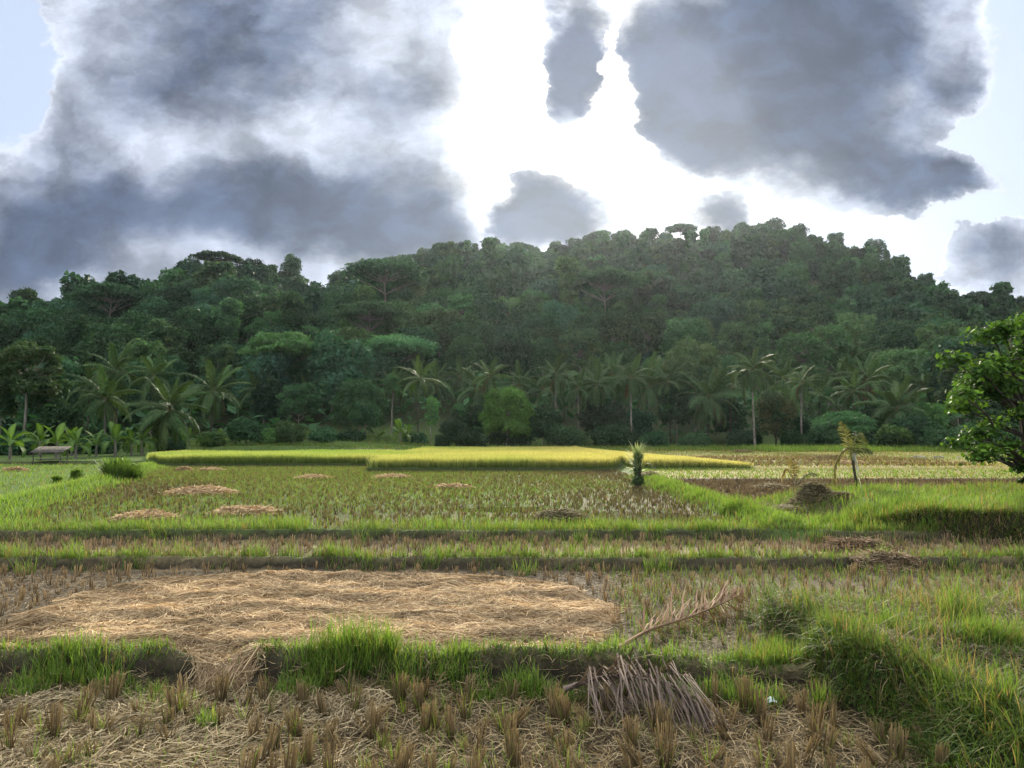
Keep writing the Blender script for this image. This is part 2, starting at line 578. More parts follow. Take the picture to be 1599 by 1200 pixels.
def H(x, y):
    x, y = np.asarray(x, float), np.asarray(y, float)
    b1, b2, b3 = yb1(x), yb2(x), yb3(x)
    gap = np.exp(-((x + 3.15) / 0.3) ** 2)
    z = 0.1 * sst(-0.08, 0.12, y - b1) + 0.16 * sst(-0.06, 0.05, y - b2) + 0.16 * sst(-0.05, 0.04, y - b3)
    z = z + (0.26 + 0.1 * vn(x * 1.3, y, 13)) * np.exp(-((y - b1 - 0.14) / 0.22) ** 2) * (1 - 0.95 * gap) * (1 - sst(1.3, 2.6, x) * 0.55)
    z = z + 0.05 * np.exp(-((y - b2 - 0.15) / 0.2) ** 2) + 0.07 * np.exp(-((y - b3 - 0.2) / 0.3) ** 2)
    z = z - 0.055 * wet_mask(x, y)
    # plots beyond
    inD = (y > 17.5)
    xl, xr = xleft(y), xright(y)
    z = z + np.where(inD, 0.14 * sst(0.3, -0.3, x - xl) + 0.16 * np.exp(-((x - xl) / 0.45) ** 2), 0) * (y < 52)
    z = z + np.where(inD & (y < 46), 0.17 * np.exp(-((x - xr) / 0.45) ** 2), 0)
    z = z + np.where(x > 6.3, 0.13 * sst(35.6, 36.1, y + 0.6 * vn(x * 0.3, 0.1, 14)), 0)
    yr = yrice(x)
    z = z + np.where(x < 6.5, 0.24, 0.11) * sst(-0.2, 0.1, y - yr)
    z = z + 0.2 * sst(60, 100, y) + 0.08 * sst(53, 53.4, y + 0.4 * vn(x * .2, 1, 77)) * (x > 12)
    bm = bank_mask(x, y)
    z = z * (1 - bm) + bm * (0.9 + 0.12 * fbm(x * 0.8, y * 0.8, 34, 3) + 0.012 * (x - 8))
    mm = mound_mask(x, y)
    z = z * (1 - mm) + mm * (0.52 + 0.13 * fbm(x * 0.9, y * 0.9, 35, 3))
    near = np.clip(1.25 - y / 22, 0.25, 1)
    rough = np.exp(-((y - b1 + 0.05) / 0.2) ** 2) + np.exp(-((y - b2) / 0.15) ** 2) + np.exp(-((y - b3) / 0.18) ** 2)
    z = z + rough * 0.09 * fbm(x * 8, y * 8, 38, 2)
    z = z + near * (0.045 * fbm(x * 1.9, y * 1.9, 36, 3) + 0.035 * fbm(x * 7, y * 7, 37, 2))
    # stepped ground at the foot of the hill, left of centre
    st = np.exp(-((x + 27) / 16) ** 2) * sst(74, 80, y)
    z = z + st * 1.7 * (sst(80, 81, y) + sst(88, 89, y) + sst(96, 97, y)) / 3
    return z + hill_h(x, y)


STRAW_PX = [(-30, 1000), (0, 975), (50, 952), (130, 922), (250, 899), (420, 891), (560, 889), (700, 891), (800, 897), (860, 908), (910, 922), (950, 948),
            (930, 975), (900, 1000), (860, 1014), (740, 1014), (640, 1012), (560, 1010), (470, 1014), (420, 1024), (375, 1048), (345, 1050), (300, 1024), (200, 1010), (90, 1016), (0, 1030)]
STRAW_POLY = [gp(a, b, 0.2) for a, b in STRAW_PX]


def straw_mask(x, y):
    n = 0.25 * vn(x * 1.7, y * 1.7, 41) + 0.12 * vn(x * 5, y * 5, 42)
    return inside(STRAW_POLY, x + n, y + n * 1.6)


MUD = np.array((0.075, 0.06, 0.042))
DRY = np.array((0.19, 0.145, 0.085))
GREEN = np.array((0.062, 0.1, 0.026))
BROWN = np.array((0.135, 0.095, 0.056))
YELLOW = np.array((0.2, 0.18, 0.055))
DARK = np.array((0.02, 0.017, 0.012))  # damp bare soil, deepened so the cut faces carry painted backlit shade


def green_amount(x, y):
    """how much of plot D carries green regrowth, the rest is brown stubble"""
    n = fbm(x * 0.16, y * 0.12, 51, 4)
    g0 = np.clip(0.92 - 0.055 * (x - 1) + 1.6 * n, 0, 1)
    g0 = g0 * (1 - 0.8 * np.exp(-((y - 30) / 5) ** 2) * (x < -12)) * np.where(x > 4.5, 0.4, 1)
    return g0


def ground_col(x, y):
    n = np.clip(0.5 + 1.2 * fbm(x * 1.1, y * 1.1, 52, 4), 0, 1)[..., None]
    c = MUD * (1 - n) + DRY * n
    def lay(m, q):
        nonlocal c
        m = np.clip(m, 0, 1)[..., None]
        c = c * (1 - m) + q * m
    lay((y > 8.6) & (y < 14.2), MUD * 0.9 + DRY * 0.15)
    lay(1 - sst(7.6, 8.3, y), MUD * 0.62 + DRY * 0.1 * n)
    inD = (y > 17) & (y < np.where(x < -8.6, 51.3, 45))
    ga = green_amount(x, y)
    lay(inD * 1.0, MUD * 0.55 + BROWN * 0.1)
    lay(inD * ga * 0.6 * (x < 6.3), GREEN)
    lay(inD * (x < xleft(y)) * 0.85, GREEN * 1.1)
    lay(inD * (x > 6.6) * (y < 36) * 1.0, BROWN * 0.45)
    lay((y > 36) * (x > 6.3) * 0.85, YELLOW * (0.75 + 0.25 * n))
    lay((y > 44.5) & (x < rice_right(y)), GREEN * 0.8)
    lay(sst(80, 92, y) * 1.0, GREEN * 0.75)
    lay(sst(104, 120, y), np.array((0.03, 0.04, 0.016)))
    lay((y > 46) * (x > rice_right(y)) * (y < 62) * (x < 24) * 0.8, DRY * 1.05)
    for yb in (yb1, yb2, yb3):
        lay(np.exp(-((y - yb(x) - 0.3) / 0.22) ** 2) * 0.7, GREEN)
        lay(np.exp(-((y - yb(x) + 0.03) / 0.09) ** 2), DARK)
    mm = mound_mask(x, y)
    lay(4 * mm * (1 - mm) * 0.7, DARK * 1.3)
    lay(sst(0.85, 1, mm) * 0.7, DRY * 0.7)
    bm = bank_mask(x, y)
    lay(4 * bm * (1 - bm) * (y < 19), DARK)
    lay(sst(0.9, 1, bm) * 0.8, GREEN)
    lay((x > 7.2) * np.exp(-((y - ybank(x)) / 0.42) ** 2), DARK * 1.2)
    lay(np.exp(-((x - xleft(y)) / 0.6) ** 2) * inD, GREEN * 1.2)
    lay(np.exp(-((x - xright(y)) / 0.6) ** 2) * inD, GREEN)
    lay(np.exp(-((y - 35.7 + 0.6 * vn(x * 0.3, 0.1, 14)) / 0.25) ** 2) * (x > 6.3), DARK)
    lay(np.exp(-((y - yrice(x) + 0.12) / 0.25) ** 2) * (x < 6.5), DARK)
    lay(wet_mask(x, y) * 0.6, DARK * 1.5)
    return c


# one sheet from behind the camera to beyond the ridge
rows = np.concatenate([np.linspace(-60, 2, 16), 3.0 * np.exp(np.arange(0, math.log(760 / 3.0), 0.0062))])
cols = np.linspace(-1.0, 1.0, 430)
cols = 1.05 * cols + 0.45 * cols ** 3
wid = np.where(rows < 3, 60.0, np.maximum(rows * 1.0 + 4, 0))
wid = np.where(rows < 3, 60 + (rows + 60) / 62 * (7 - 60), wid)
gx = cols[None] * wid[:, None]
gy = np.repeat(rows[:, None], len(cols), 1)
gz = H(gx, gy)
gi = np.arange(len(rows) - 1)[:, None] * len(cols) + np.arange(len(cols) - 1)[None]
gf = np.stack([gi, gi + 1, gi + 1 + len(cols), gi + len(cols)], -1).reshape(-1, 4)
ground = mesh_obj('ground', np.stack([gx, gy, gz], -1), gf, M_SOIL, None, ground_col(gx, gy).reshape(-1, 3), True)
tag(ground, 'terraced rice fields with low earth banks rising to a wooded hill', 'ground', kind='structure')

# shallow water standing between the stubble
m, gr = new_mat('still_water')
M_WATER = finish(m, principled(gr, (0.03, 0.03, 0.025), 0.06, 0.6))
wx, wy = np.meshgrid(np.linspace(-3.5, 6.0, 40), np.linspace(18.3, 25.0, 30))
wz = np.full_like(wx, 0.388)
wi = np.arange(29)[:, None] * 40 + np.arange(39)[None]
water = mesh_obj('water', np.stack([wx, wy, wz], -1), np.stack([wi, wi + 1, wi + 41, wi + 40], -1).reshape(-1, 4), M_WATER)
tag(water, 'shallow standing water glinting between the rice stubble', 'water', kind='structure')

# ------------------------------------------------------------------ tree building
def lobe_points(g0, lobes, n, shell=0.7):
    """points spread through the outer part of a set of ellipsoid lobes, with outward directions"""
    rad = np.array([l[1] for l in lobes])
    w = rad.prod(1) ** 0.667
    k = g0.choice(len(lobes), n, p=w / w.sum())
    dirn = g0.normal(size=(n, 3))
    dirn[:, 2] = np.where(dirn[:, 2] < -0.5, -dirn[:, 2], dirn[:, 2])
    dirn /= np.linalg.norm(dirn, axis=1)[:, None]
    r = shell + (1.08 - shell) * g0.random(n) ** 0.7
    cen = np.array([l[0] for l in lobes])[k]
    return cen + dirn * rad[k] * r[:, None], dirn, k


def leaf_cards(g0, pts, dirn, size, c_a, c_b, tone, flat=0.35, ratio=0.6):
    """one bent diamond per point"""
    n = len(pts)
    nrm = dirn * 0.6 + g0.normal(size=(n, 3)) * 0.55 + np.array((0, 0, flat))
    nrm /= np.linalg.norm(nrm, axis=1)[:, None]
    t = np.cross(nrm, g0.normal(size=(n, 3)))
    t /= np.linalg.norm(t, axis=1)[:, None]
    b = np.cross(nrm, t)
    s = size * (0.55 + 0.9 * g0.random(n))
    a1, a2 = t * s[:, None], b * (s * ratio)[:, None]
    dip = nrm * (s * 0.18)[:, None]
    V = np.stack([pts - a1 - dip, pts - a2 * (0.8 + .4 * g0.random((n, 1))), pts + a1 - dip, pts + a2], 1).reshape(-1, 3)
    i = np.arange(n)[:, None] * 4
    Fq = i + np.arange(4)[None]
    f = np.clip(tone + 0.22 * g0.normal(size=n), 0, 1)
    col = np.asarray(c_a) * (1 - f[:, None]) + np.asarray(c_b) * f[:, None]
    return V, Fq, np.repeat(col, 4, 0)


def bent(p0, p1, g0, wob=0.08, n=5, sag=0.0):
    t = np.linspace(0, 1, n)[:, None]
    p0, p1 = np.asarray(p0, float), np.asarray(p1, float)
    L = np.linalg.norm(p1 - p0)
    w = np.concatenate([np.zeros((1, 3)), np.cumsum(g0.normal(size=(n - 1, 3)) * wob * L / n, 0)])
    w = w - t * w[-1]
    return p0 + (p1 - p0) * t + w + np.array((0, 0, sag * L)) * (t * (1 - t))


KINDS_OF_TREE = {
    # height, crown radius, crown base fraction, lobes, lobe size, flatness, leaf
    'round':     dict(h=11, r=4.6, base=0.3, lobes=26, ls=0.29, fl=0.9),
    'dense':     dict(h=12, r=5.2, base=0.22, lobes=34, ls=0.26, fl=0.95),
    'spreading': dict(h=14, r=6.6, base=0.66, lobes=30, ls=0.24, fl=0.42),
    'feathery':  dict(h=13, r=4.4, base=0.38, lobes=28, ls=0.24, fl=0.7),
    'slender':   dict(h=15, r=2.8, base=0.42, lobes=20, ls=0.36, fl=0.9),
    'bushy':     dict(h=5, r=2.7, base=0.08, lobes=13, ls=0.42, fl=0.85),
}


def build_tree(kind, seed, leaves, size, c_a, c_b, trunk_mat=None, scale=None, limbs=True):
    """returns (trunk mesh, crown mesh), base at the origin"""
    g0 = np.random.default_rng(seed)
    k = dict(KINDS_OF_TREE[kind])
    if scale:
        k.update(scale)
    h, r, cb = k['h'], k['r'], k['h'] * k['base']
    hc = h - cb
    lobes = []
    for i in range(k['lobes']):
        a = i * 2.399 + g0.random() * 0.7
        f = ((i + 0.5) / k['lobes'])
        if kind == 'spreading':
            rr = r * math.sqrt(f) * 0.85
            zz = cb + hc * (0.72 - 0.5 * (rr / r) ** 2 + 0.25 * (g0.random() - 0.5))
        elif kind == 'slender':
            zz = cb + hc * (0.08 + 0.84 * f)
            rr = r * 0.62 * g0.random() * (1.15 - 0.6 * f)
        else:
            zz = cb + hc * (0.15 + 0.72 * f)
            env = math.sqrt(max(0.05, 1 - ((zz - cb) / hc * 1.55 - 0.62) ** 2))
            rr = r * 0.72 * env * (0.35 + 0.65 * math.sqrt(g0.random()))
        lr = r * k['ls'] * (0.55 + 0.95 * g0.random())
        lobes.append((np.array((rr * math.cos(a), rr * math.sin(a), zz)), np.array((lr, lr * (0.85 + .3 * g0.random()), lr * k['fl']))))
    pts, dirn, kk = lobe_points(g0, lobes, leaves, 0.55 if kind in ('feathery', 'slender') else 0.68)
    tone_l = g0.random(len(lobes)) * 0.7
    cr = Pile()
    cr.put(*leaf_cards(g0, pts, dirn, size, c_a, c_b, tone_l[kk], 0.5 if kind == 'spreading' else 0.3))
    stray = lobe_points(g0, [(c, q * 1.22) for c, q in lobes], leaves // 9, 0.9)
    cr.put(*leaf_cards(g0, stray[0], stray[1], size * 0.85, c_a, c_b, 0.45))
    tk = Pile()
    rt = max(0.06, h * 0.0135)
    top = np.array((g0.normal() * 0.03 * h, g0.normal() * 0.03 * h, cb + hc * 0.55))
    stem = bent((0, 0, -0.6), top, g0, 0.06, 8)
    tk.put(*tube(stem, np.linspace(rt * 1.25, rt * 0.4, 8), 8))
    if limbs:
        for c, q in lobes[::1 if kind in ('spreading', 'feathery', 'slender') else 2]:
            start = stem[int(np.clip(np.searchsorted(stem[:, 2], c[2] - 0.45 * np.hypot(c[0], c[1]) - 0.6), 2, 6))]
            tk.put(*tube(bent(start, c, g0, 0.1, 5, 0.12), np.linspace(rt * 0.45, rt * 0.09, 5), 5))
    return tk.data('trunk', trunk_mat or M_BARK, True), cr.data('crown', M_LEAF)


def plant_tree(name, pair, label, cat, loc, rz=0, s=1.0, group=None):
    t = thing(name, label, cat, loc, rz, group, s)
    link('trunk', pair[0], t)
    link('crown', pair[1], t)
    return t


DEEP, MID, PALE, OLIVE, LIME, BLUE = (0.019, 0.05, 0.022), (0.045, 0.1, 0.04), (0.08, 0.145, 0.055), (0.085, 0.112, 0.045), (0.1, 0.2, 0.04), (0.034, 0.085, 0.052)

# ------------------------------------------------------------------ wooded slope: individual trees, the rest one forest
g1 = np.random.default_rng(5)
SLOPE_KINDS = [
    ('round', DEEP, MID, 'rounded mid green'), ('dense', DEEP, BLUE, 'dense dark green'), ('feathery', MID, PALE, 'pale feathery'),
    ('round', MID, PALE, 'rounded light green'), ('dense', DEEP, MID, 'dense billowing'), ('spreading', DEEP, MID, 'flat topped spreading'),
    ('slender', DEEP, PALE, 'tall slender'), ('feathery', DEEP, OLIVE, 'olive brown feathery'), ('round', BLUE, MID, 'rounded bluish green'),
]
slope_pairs = [build_tree(kd, 100 + i, 4600, 0.27, a, b) for i, (kd, a, b, w) in enumerate(SLOPE_KINDS)]
far_pairs = [build_tree(kd, 200 + i, 1500, 0.52, a, b, limbs=False) for i, (kd, a, b, w) in enumerate(SLOPE_KINDS)]


def scatter(n_try, keep_dist):
    """dart throwing on the visible slope with a spacing that grows with distance"""
    cell, grid, out = 11.5, {}, []
    for _ in range(n_try):
        s = g1.uniform(-1.12, 1.12)
        Rr = float(ridge_y(s))
        y = 112 + (Rr + 14 - 112) * g1.random() ** 0.6
        x = s * y
        dmin = keep_dist * (0.75 + 0.5 * g1.random()) * (1 + 0.45 * min(1, max(0, (y - 150) / 150)))
        ci, cj = int(x // cell), int(y // cell)
        ok = True
        for i in range(ci - 1, ci + 2):
            for j in range(cj - 1, cj + 2):
                for q in grid.get((i, j), ()):
                    if (q[0] - x) ** 2 + (q[1] - y) ** 2 < dmin * dmin:
                        ok = False
        if ok:
            grid.setdefault((ci, cj), []).append((x, y))
            out.append((x, y, s, (y - 118) / (Rr - 118)))
    return out


spots = scatter(22500, 6.2)
spots.sort(key=lambda q: q[1])
spots = [q for q in spots if not (q[1] < 135 and abs(q[2]) > 0.72) and not (q[1] < 134 and -0.16 < q[2] < 0.55)]
zs = H(np.array([q[0] for q in spots]), np.array([q[1] for q in spots]))


def side_word(s):
    px = CX + s * FPX
    return ('under the left hump' if px < 420 else 'in the dip right of the left hump' if px < 640 else
            'left of the main summit' if px < 980 else 'under the main summit' if px < 1300 else 'under the right shoulder')


def pick_kind(x, y):
    f = fbm(np.array(x * 0.02), np.array(y * 0.02), 61, 3) + 0.28 * g1.normal()
    order = [4, 1, 8, 4, 0, 7, 3, 6, 2]
    if g1.random() < 0.018:
        return 5
    left = 0.28 if x / y < -0.22 else 0  # favours dark kinds on the left hump, painting in its shaded side
    return order[int(np.clip((float(f) + 0.65 - left) / 1.3 * 9, 0, 8))]


n_single, forest = 0, Pile()
SKY_WORDS = {}
for (x, y, s, t), z in zip(spots, zs):
    px = CX + s * FPX
    seen = -40 < px < 1640
    kd = pick_kind(x, y)
    rz, sc = g1.uniform(0, 2 * PI), float(np.clip(g1.normal(1.0, 0.2), 0.6, 1.5)) * (0.95 if t < 0.25 else 1.15 if t < 0.88 else 0.85)
    if 300 < px < 520 and t < 0.85:
        sc *= 0.9
    if seen and n_single < 290:
        high = 'low' if t < 0.14 else 'partway up' if t < 0.3 else 'halfway up'
        plant_tree(SLOPE_KINDS[kd][0].replace('round', 'broadleaf').replace('dense', 'broadleaf') + '_tree', slope_pairs[kd],
                   f'{SLOPE_KINDS[kd][3]} tree {high} the slope {side_word(s)}', 'tree', (x, y, z - 0.3), rz, sc, 'forest trees on the slope ' + side_word(s))
        n_single += 1
    else:
        me = far_pairs[kd][1]
        nv = len(me.vertices)
        if 'far_np' not in globals():
            far_np = {}
        if kd not in far_np:
            v = np.empty(nv * 3, np.float32)
            me.vertices.foreach_get('co', v)
            cc = np.empty(nv * 4, np.float32)
            me.attributes['col'].data.foreach_get('color', cc)
            far_np[kd] = (v.reshape(-1, 3), np.arange(nv).reshape(-1, 4), cc.reshape(-1, 4)[:, :3])
        v, f, cc = far_np[kd]
        ca, sa = math.cos(rz), math.sin(rz)
        w = np.stack([v[:, 0] * ca - v[:, 1] * sa, v[:, 0] * sa + v[:, 1] * ca, v[:, 2]], 1) * sc + np.array((x, y, z - 0.3))
        forest.put(w, f, cc * g1.uniform(0.55, 1.5))
# ragged closed canopy along the very top
for s in np.arange(-1.1, 1.1, 0.0048):
    s2 = s + g1.normal(0, 0.003)
    y = float(ridge_y(s2)) + g1.uniform(-16, 5)
    x = s2 * y
    kd = int(g1.choice([0, 1, 2, 4, 7, 3]))
    if kd not in far_np:
        continue
    v, f, cc = far_np[kd]
    sc, rz = g1.uniform(0.4, 0.8), g1.uniform(0, 6.28)
    ca, sa = math.cos(rz), math.sin(rz)
    w = np.stack([v[:, 0] * ca - v[:, 1] * sa, v[:, 0] * sa + v[:, 1] * ca, v[:, 2] * g1.uniform(.8, 1.1)], 1) * sc + np.array((x, y, float(H(np.array(x), np.array(y))) - 0.5))
    forest.put(w, f, cc * g1.uniform(0.6, 1.1))
forest_obj = forest.obj('forest', M_LEAF)
tag(forest_obj, 'unbroken mass of trees covering the upper slopes of the hill', 'forest', kind='stuff')

# understorey that closes the gaps between the trunks
us, uy = g1.uniform(-1.1, 1.1, 17500), None
uR = ridge_y(us)
uy = 102 + (uR - 102) * g1.random(17500) ** 0.75
ux = us * uy
up = np.stack([ux, uy, H(ux, uy) + g1.uniform(0, 1, 17500) * np.where(uy < 135, 5.5, 2.6)], 1)
un = Pile()
for rep in range(4):
    q = up + g1.normal(size=up.shape) * np.array((1.2, 1.2, 0.6))
    un.put(*leaf_cards(g1, q, np.tile((0, 0, 1.0), (len(q), 1)), 0.75, DEEP, MID, 0.3 + 0.3 * g1.random(len(q))))
under = un.obj('undergrowth', M_LEAF)
tag(under, 'low undergrowth between the forest trunks on the hillside', 'undergrowth', kind='stuff')

# single trees standing up along the ridge line
RIDGE = [  # pixel x, top y, kind index, width factor, words
    (42, 455, 0, 0.9, 'small round tree at the low left end of the ridge'),
    (182, 433, 1, 1.0, 'dark tree poking above the left ridge'),
    (300, 408, 4, 1.0, 'dark dense tree left of the umbrella crown on the left hump'),
    (342, 393, 5, 1.3, 'umbrella shaped tree crowning the left hump'),
    (395, 408, 4, 1.0, 'dark dense tree right of the umbrella crown on the left hump'),
    (412, 415, 6, 0.7, 'narrow dark tree between the umbrella crown and the lone round one'),
    (456, 404, 0, 0.62, 'lone lollipop tree standing clear in the dip of the ridge'),
    (530, 427, 4, 0.9, 'dark round tree right of the lone lollipop tree'),
    (625, 405, 0, 0.9, 'ridge tree where the skyline starts climbing to the centre'),
    (660, 390, 4, 0.9, 'bushy ridge tree on the climbing part of the skyline'),
    (715, 380, 1, 0.9, 'dark ridge tree with a ragged flat crown, left of centre'),
    (772, 372, 4, 1.0, 'dark tree on the bump of the skyline left of centre'),
    (812, 379, 6, 0.8, 'thin tree with sky showing through, beside the skyline bump'),
    (868, 379, 0, 0.8, 'round tree on the skyline under the small cloud'),
    (925, 364, 4, 1.0, 'broad dark tree at the left end of the long summit'),
    (975, 360, 4, 1.0, 'broad dark tree on the middle of the long summit'),
    (1062, 350, 5, 1.15, 'open airy tree against the bright gap on the summit'),
    (1112, 356, 0, 0.8, 'rounded tree just right of the bright gap on the summit'),
    (1160, 350, 4, 1.0, 'dark tree left of the highest point of the summit'),
    (1205, 343, 4, 1.15, 'broad dark tree on the highest point of the summit'),
    (1245, 352, 1, 0.95, 'dark tree right of the highest point of the summit'),
    (1305, 366, 0, 0.85, 'round tree on the falling right side of the summit'),
    (1362, 377, 4, 0.9, 'large dark round tree standing out on the right shoulder'),
    (1385, 390, 6, 0.8, 'thin dark tree beside the large round one on the right shoulder'),
    (1410, 402, 2, 0.7, 'small airy tree at the lower end of the right shoulder'),
    (1440, 430, 4, 0.8, 'dark round tree at the foot of the right shoulder'),
]
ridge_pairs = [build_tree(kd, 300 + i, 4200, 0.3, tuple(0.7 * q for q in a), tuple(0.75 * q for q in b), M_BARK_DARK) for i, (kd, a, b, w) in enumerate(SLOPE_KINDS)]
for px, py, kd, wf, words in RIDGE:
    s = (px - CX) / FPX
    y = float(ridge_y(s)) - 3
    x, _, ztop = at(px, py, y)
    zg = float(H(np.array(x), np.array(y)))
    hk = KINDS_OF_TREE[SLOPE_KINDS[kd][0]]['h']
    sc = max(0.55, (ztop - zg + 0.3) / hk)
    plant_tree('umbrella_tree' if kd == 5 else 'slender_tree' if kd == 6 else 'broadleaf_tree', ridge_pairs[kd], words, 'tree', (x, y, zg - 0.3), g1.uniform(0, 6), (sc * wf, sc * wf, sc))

# ------------------------------------------------------------------ palms
def frond_data(seed, L, droop, n=34, ll=0.85, c_a=(0.036, 0.072, 0.028), c_b=(0.082, 0.14, 0.055), lw=0.095, hang=0.9, mat=None, rib=(0.12, 0.13, 0.05)):
    """a pinnate leaf growing along +X from the origin, drooping in its own XZ plane"""
    g0 = np.random.default_rng(seed)
    s = np.linspace(0, 1, n + 1)
    th = -droop * s ** 1.4
    step = L / n
    px = np.concatenate([[0], np.cumsum(np.cos(th[:-1]) * step)])
    pz = np.concatenate([[0], np.cumsum(np.sin(th[:-1]) * step)])
    py = 0.04 * L * np.sin(s * 2.2 + g0.random() * 3) * s
    P = np.stack([px, py, pz], 1)
    pile = Pile()
    pile.put(*tube(P[::3], np.interp(s[::3], [0, 1], [0.02 + 0.006 * L, 0.006]), 5), rib)
    k = np.arange(4, n + 1)
    for sd in (-1, 1):
        for rep in (0, .5):
            t = np.clip((k + rep * 0.9) / n, 0, 1)
            b = np.stack([np.interp(t, s, P[:, j]) for j in range(3)], 1)
            dth = np.interp(t, s, th)
            fw = np.stack([np.cos(dth), np.zeros_like(t), np.sin(dth)], 1)
            dn = np.stack([np.sin(dth) * 0, np.zeros_like(t), -np.ones_like(t)], 1)
            out = np.array((0, sd, 0.0))
            ln = ll * np.clip(np.sin(PI * (0.12 + 0.8 * t)), 0.2, 1) ** 0.7 * (0.85 + 0.3 * g0.random(len(t)))
            d1 = out * 0.8 + fw * (0.45 + 0.5 * t[:, None]) + np.array((0, 0, 0.12)) + g0.normal(size=b.shape) * 0.1
            d1 /= np.linalg.norm(d1, axis=1)[:, None]
            d2 = d1 + dn * hang * (0.6 + 0.8 * g0.random((len(t), 1)))
            d2 /= np.linalg.norm(d2, axis=1)[:, None]
            sidev = np.cross(d1, np.array((0, 0, 1.0)) + g0.normal(size=b.shape) * 0.35)
            sidev /= np.linalg.norm(sidev, axis=1)[:, None]
            w = lw * np.ones((len(t), 1))
            m1 = b + d1 * (ln * 0.45)[:, None]
            e1 = m1 + d2 * (ln * 0.55)[:, None]
            V = np.stack([b - sidev * w * .35, b + sidev * w * .35, m1 + sidev * w * .5, m1 - sidev * w * .5, e1 + sidev * w * .08, e1 - sidev * w * .08], 1)
            i = np.arange(len(t))[:, None] * 6
            Fq = np.stack([i + np.array((0, 1, 2, 3)), i + np.array((3, 2, 4, 5))], 1).reshape(-1, 4)
            f = np.clip(0.4 + 0.25 * g0.normal(size=len(t)), 0, 1)[:, None]
            pile.put(V.reshape(-1, 3), Fq, np.repeat(np.asarray(c_a) * (1 - f) + np.asarray(c_b) * f, 6, 0))
    return pile.data('frond', mat or M_PALM)


FRONDS = [frond_data(700 + i, 4.2, [0.35, 0.8, 1.25, 1.5][i], ll=[0.8, 0.95, 0.95, 0.85][i], hang=[0.5, 0.9, 1.2, 1.5][i]) for i in range(4)]
FROND_DRY = frond_data(710, 3.6, 1.3, c_a=(0.06, 0.045, 0.025), c_b=(0.14, 0.11, 0.06), hang=2.2)
g2 = np.random.default_rng(17)


def palm_trunk(h, lean, seed, r=0.11):
    g0 = np.random.default_rng(seed)
    t = np.linspace(0, 1, 10)
    P = np.stack([lean * h * t ** 1.7, 0.02 * h * np.sin(t * 3), -0.5 + (h + 0.5) * t], 1)
    pile = Pile()
    pile.put(*tube(P, np.interp(t, [0, 0.06, 0.2, 1], [r * 1.7, r * 1.3, r, r * 0.75]), 8))
    me = pile.data('trunk', M_BARK, True)
    return me, P[-1]


def palm(label, loc, h, fr=1.0, n=22, lean=0.03, rz=0.0, seed=0, group='coconut palms at the foot of the hill', dry=1, name='coconut_palm'):
    root = thing(name, label, 'palm tree', loc, rz, group)
    me, top = palm_trunk(h, lean, seed)
    if 'pale' not in label and 'trunk' not in label:
        me.materials[0] = M_BARK_DARK
    link('trunk', me, root)
    for i in range(n):
        f = (i + 0.5) / n
        el = R(80 - 125 * f ** 0.9) + g2.normal() * 0.13
        vi = 0 if f < 0.2 else 1 if f < 0.5 else 2 if f < 0.8 else 3
        dried = i >= n - dry
        o = link('frond', FROND_DRY if dried else FRONDS[vi], root)
        o.location = top + np.array((0, 0, 0.12 - 0.25 * f))
        o.rotation_euler = (g2.normal() * 0.25, -el, i * 2.39996 + g2.normal() * 0.15)
        q = fr * (0.88 + 0.24 * g2.random()) * (0.8 if f < 0.1 else 1)
        o.scale = (q, q, q)
    return root


def ground_z(x, y):
    return float(H(np.array(float(x)), np.array(float(y))))


